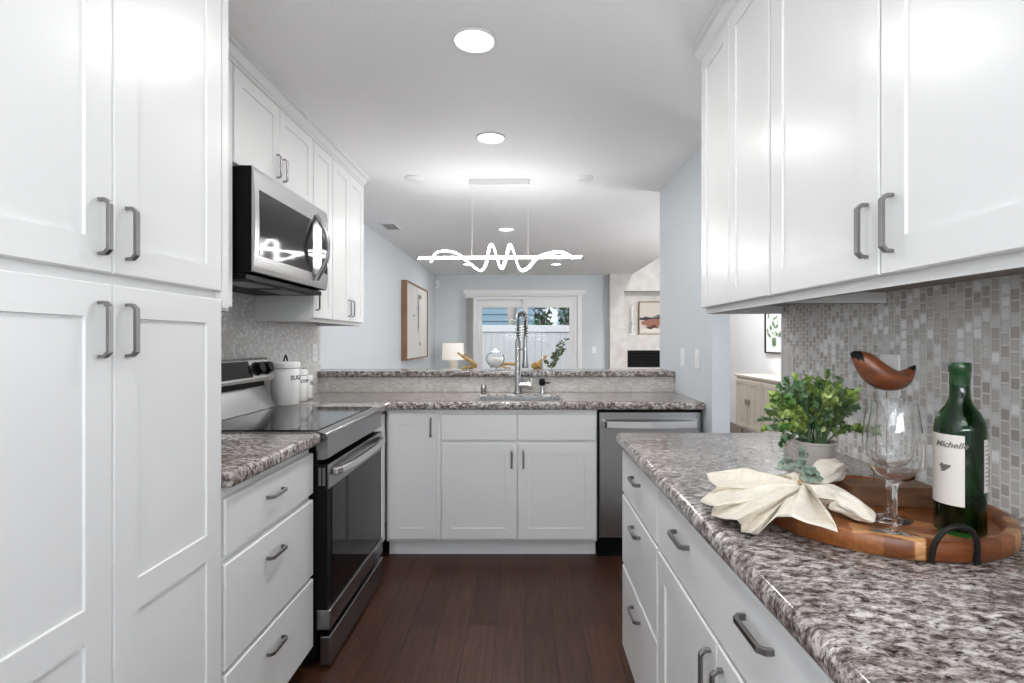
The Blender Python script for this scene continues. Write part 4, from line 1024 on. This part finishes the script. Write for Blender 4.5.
# potted plant
t = thing('potted_plant', 'bushy green eucalyptus plant in a pale ribbed pot behind the tray', 'potted plant', (.785, 1.415, ZR))
m = MB(); prof = [(0, 0), (.040, 0)]
for i in range(13): prof.append((.0405+.009*i/12+(.0012 if i % 2 else 0), .003+.075*i/12))
prof += [(.0525, .080), (.0525, .086), (.047, .086), (.046, .074), (0, .074)]
m.lathe(prof, n=40, cap=False); m.build('pot', 'pot_paint', t)
MB().lathe([(0, .076), (.0455, .076)], n=24, cap=False).build('soil', 'soil', t)
rnd = random.Random(21); ms = MB(); mls = {k: MB() for k in ('leaf_green', 'leaf_lime', 'leaf_blue')}
for s_i in range(84):
    a = rnd.uniform(0, 2*PI); q = rnd.random()**.6; tip = Vector((.145*q*math.cos(a), .130*q*math.sin(a), .115+.140*math.sqrt(max(0, 1-q*q))*rnd.uniform(.75, 1.08)+rnd.uniform(-.02, .01)))
    if q > .8: tip.z -= rnd.uniform(0, .045)
    b0 = Vector((.02*math.cos(a), .02*math.sin(a), .076)); K = [tuple(b0), tuple(b0.lerp(tip, .35)+Vector((0, 0, .028))), tuple(b0.lerp(tip, .72)+Vector((0, 0, .016))), tuple(tip)]
    C = [Vector(c) for c in catmull(K, 4)]; ms.tube(C, .0012, 4)
    nm = rnd.choices(['leaf_green', 'leaf_lime', 'leaf_blue'], [.45, .2, .35])[0]
    for i in range(3, len(C)):
        for _ in range(3):
            d = Vector((rnd.gauss(0, 1), rnd.gauss(0, 1), rnd.gauss(.25, .7))).normalized(); out = (C[i]-Vector((0, 0, .09))).normalized()
            leaf(mls[nm], C[i], (d+out*.5), out+Vector((rnd.gauss(0, .5), rnd.gauss(0, .5), rnd.gauss(.3, .5))), rnd.uniform(.012, .019), rnd.uniform(.010, .016), 4, .2)
ms.build('stems', 'leaf_blue', t)
for k, v in mls.items(): v.build('leaves', k, t)

# napkin
def W3(px, py, z): y = (EYE-z)*FPX/(py-CY); return Vector(((px-CX)*y/FPX, y, z))
ringc = W3(806, 487, .985)
B = [(800, 480, .995), (785, 475, .998), (770, 474, .982), (750, 471, .990), (728, 471, .975), (706, 473.5, .958), (709, 481, .952), (717, 487, .968), (709, 493, .945), (700, 501, .931), (708, 505, .940), (714, 506, .958), (712, 510, .945), (711, 515.5, .931), (724, 519, .945), (737, 520, .966), (741, 525, .945), (741, 532, .930), (750, 533, .942), (757, 534.5, .930), (765, 527, .948), (776, 517, .972), (792, 517, .990), (806, 523, .982), (822, 527, .975), (838, 532.5, .9665), (836, 525, .976), (824, 509, .992), (813, 493, .992)]
def support(x, y):
    d = math.hypot(x-TC.x, y-TC.y)
    return (ZR+TT if d > TR-.026 else ZR+TB) if d < TR+.006 else ZR
BW = [W3(*b) for b in B]
NB = 12*len(BW)
def lerp_closed(u):
    f = u*(len(BW)-1); i = min(int(f), len(BW)-2); g = f-i; g = g*g*(3-2*g)*.6+g*.4; return BW[i].lerp(BW[i+1], g)
m = MB(); grid = []; NV = 22
rnd = random.Random(2); ph = [rnd.uniform(0, 6.28) for _ in range(6)]
for i in range(NB):
    u = i/(NB-1); Pb = lerp_closed(u); row = []
    ang = 2*PI*u; root = ringc+Vector((.012*math.cos(ang+2.4), .012*math.sin(ang+2.4), .006))
    for j in range(NV):
        v = j/(NV-1); p = root.lerp(Pb, v)
        bow = math.sin(PI*v)
        z = root.z*(1-v)+Pb.z*v + .006*bow**.8 + .008*bow*math.sin(u*40+ph[0]+v*2.5) + .004*math.sin(PI*min(v*1.05, 1))*math.sin(u*83+ph[1]-v*5)
        p = p+Vector((.004*bow*math.sin(u*30+ph[2]), .004*bow*math.sin(u*37+ph[3]), 0)); z = max(z, support(p.x, p.y)+.0025)
        row.append(m.bm.verts.new((p.x, p.y, z)))
    grid.append(row)
for i in range(NB-1):
    for j in range(NV-1):
        f = m.bm.faces.new([grid[i][j], grid[i+1][j], grid[i+1][j+1], grid[i][j+1]]); f.smooth = True
def cloth_lobe(K, seed, n=28):
    rnd = random.Random(seed); C = catmull([(*W3(*k[:3]), k[3]) for k in K], 6); rings = []
    pts = [Vector(c[:3]) for c in C]
    for i, c in enumerate(C):
        T = (pts[min(i+1, len(pts)-1)]-pts[max(i-1, 0)]).normalized(); s_ = T.cross(Vector((0, 0, 1))).normalized(); n2 = s_.cross(T)
        rg = []
        for k in range(n):
            a = 2*PI*k/n; rr_ = max(c[3], .002)*(1+.13*math.sin(5*a+i*.22+seed)+.07*math.sin(9*a-i*.35))
            p = pts[i]+s_*rr_*math.cos(a)+n2*rr_*.72*math.sin(a); p.z = max(p.z, support(p.x, p.y)+.002); rg.append(m.bm.verts.new(p))
        rings.append(rg)
    for a, b in zip(rings, rings[1:]):
        for k in range(n):
            f = m.bm.faces.new([a[k], a[(k+1) % n], b[(k+1) % n], b[k]]); f.smooth = True
    m.bm.faces.new(rings[0][::-1]); m.bm.faces.new(rings[-1])
cloth_lobe([(806, 489, .985, .010), (815, 492, .985, .020), (828, 496, .975, .027), (846, 504, .966, .025), (862, 513, .960, .018), (870, 519, .957, .008), (873, 521, .956, .002)], 1)
cloth_lobe([(808, 486, .985, .010), (816, 478, .995, .022), (827, 471, 1.0, .028), (836, 468, .998, .022), (839, 472, .985, .012), (838, 475, .98, .004)], 2)
bmesh.ops.recalc_face_normals(m.bm, faces=m.bm.faces)
o = m.build('cloth_napkin', 'linen'); tag(o, 'cream cloth napkin gathered by a ring, draped over the tray edge', 'napkin')
sd = o.modifiers.new('thick', 'SOLIDIFY'); sd.thickness = .0012; sd.offset = 1
# ring with eucalyptus sprig
t = thing('napkin_ring', 'wooden bead napkin ring with grey green eucalyptus leaves on the napkin', 'napkin ring', ringc)
ax = (W3(835, 500, .985)-W3(790, 487, .985)).normalized(); s_ = ax.cross(Vector((0, 0, 1))).normalized(); u2 = s_.cross(ax)
m = MB()
for k in range(12):
    a = 2*PI*k/12; m.ball(s_*.019*math.cos(a)+u2*.019*math.sin(a)+Vector((0, 0, .002)), .0055, n=6)
m.build('beads', 'bead_wood', t)
rnd = random.Random(12); ml = MB(); ms = MB()
for (px, py, z) in ((779, 468, 1.005), (784, 463, 1.012), (798, 464, 1.02), (812, 472, 1.015), (815, 478, 1.01), (808, 479, 1.01), (801, 452, 1.035)):
    tip = W3(px, py, z)-ringc
    if tip.length > .14: tip = tip*(.14/tip.length)
    K = [(0, 0, .018), tuple(tip*.5+Vector((0, 0, .02))), tuple(tip)]; C = [Vector(c) for c in catmull(K, 5)]; ms.tube(C, .0013, 4)
    for i in range(6, len(C)):
        for _ in range(3):
            d = Vector((rnd.gauss(0, 1), rnd.gauss(0, 1), rnd.gauss(.2, .6))).normalized(); leaf(ml, C[i], d, Vector((rnd.gauss(-.3, .5), rnd.gauss(-1, .5), rnd.gauss(.4, .5))), rnd.uniform(.011, .016), rnd.uniform(.010, .013), 4, .25)
ms.build('sprig', 'leaf_grey', t); ml.build('leaves', 'leaf_grey', t)
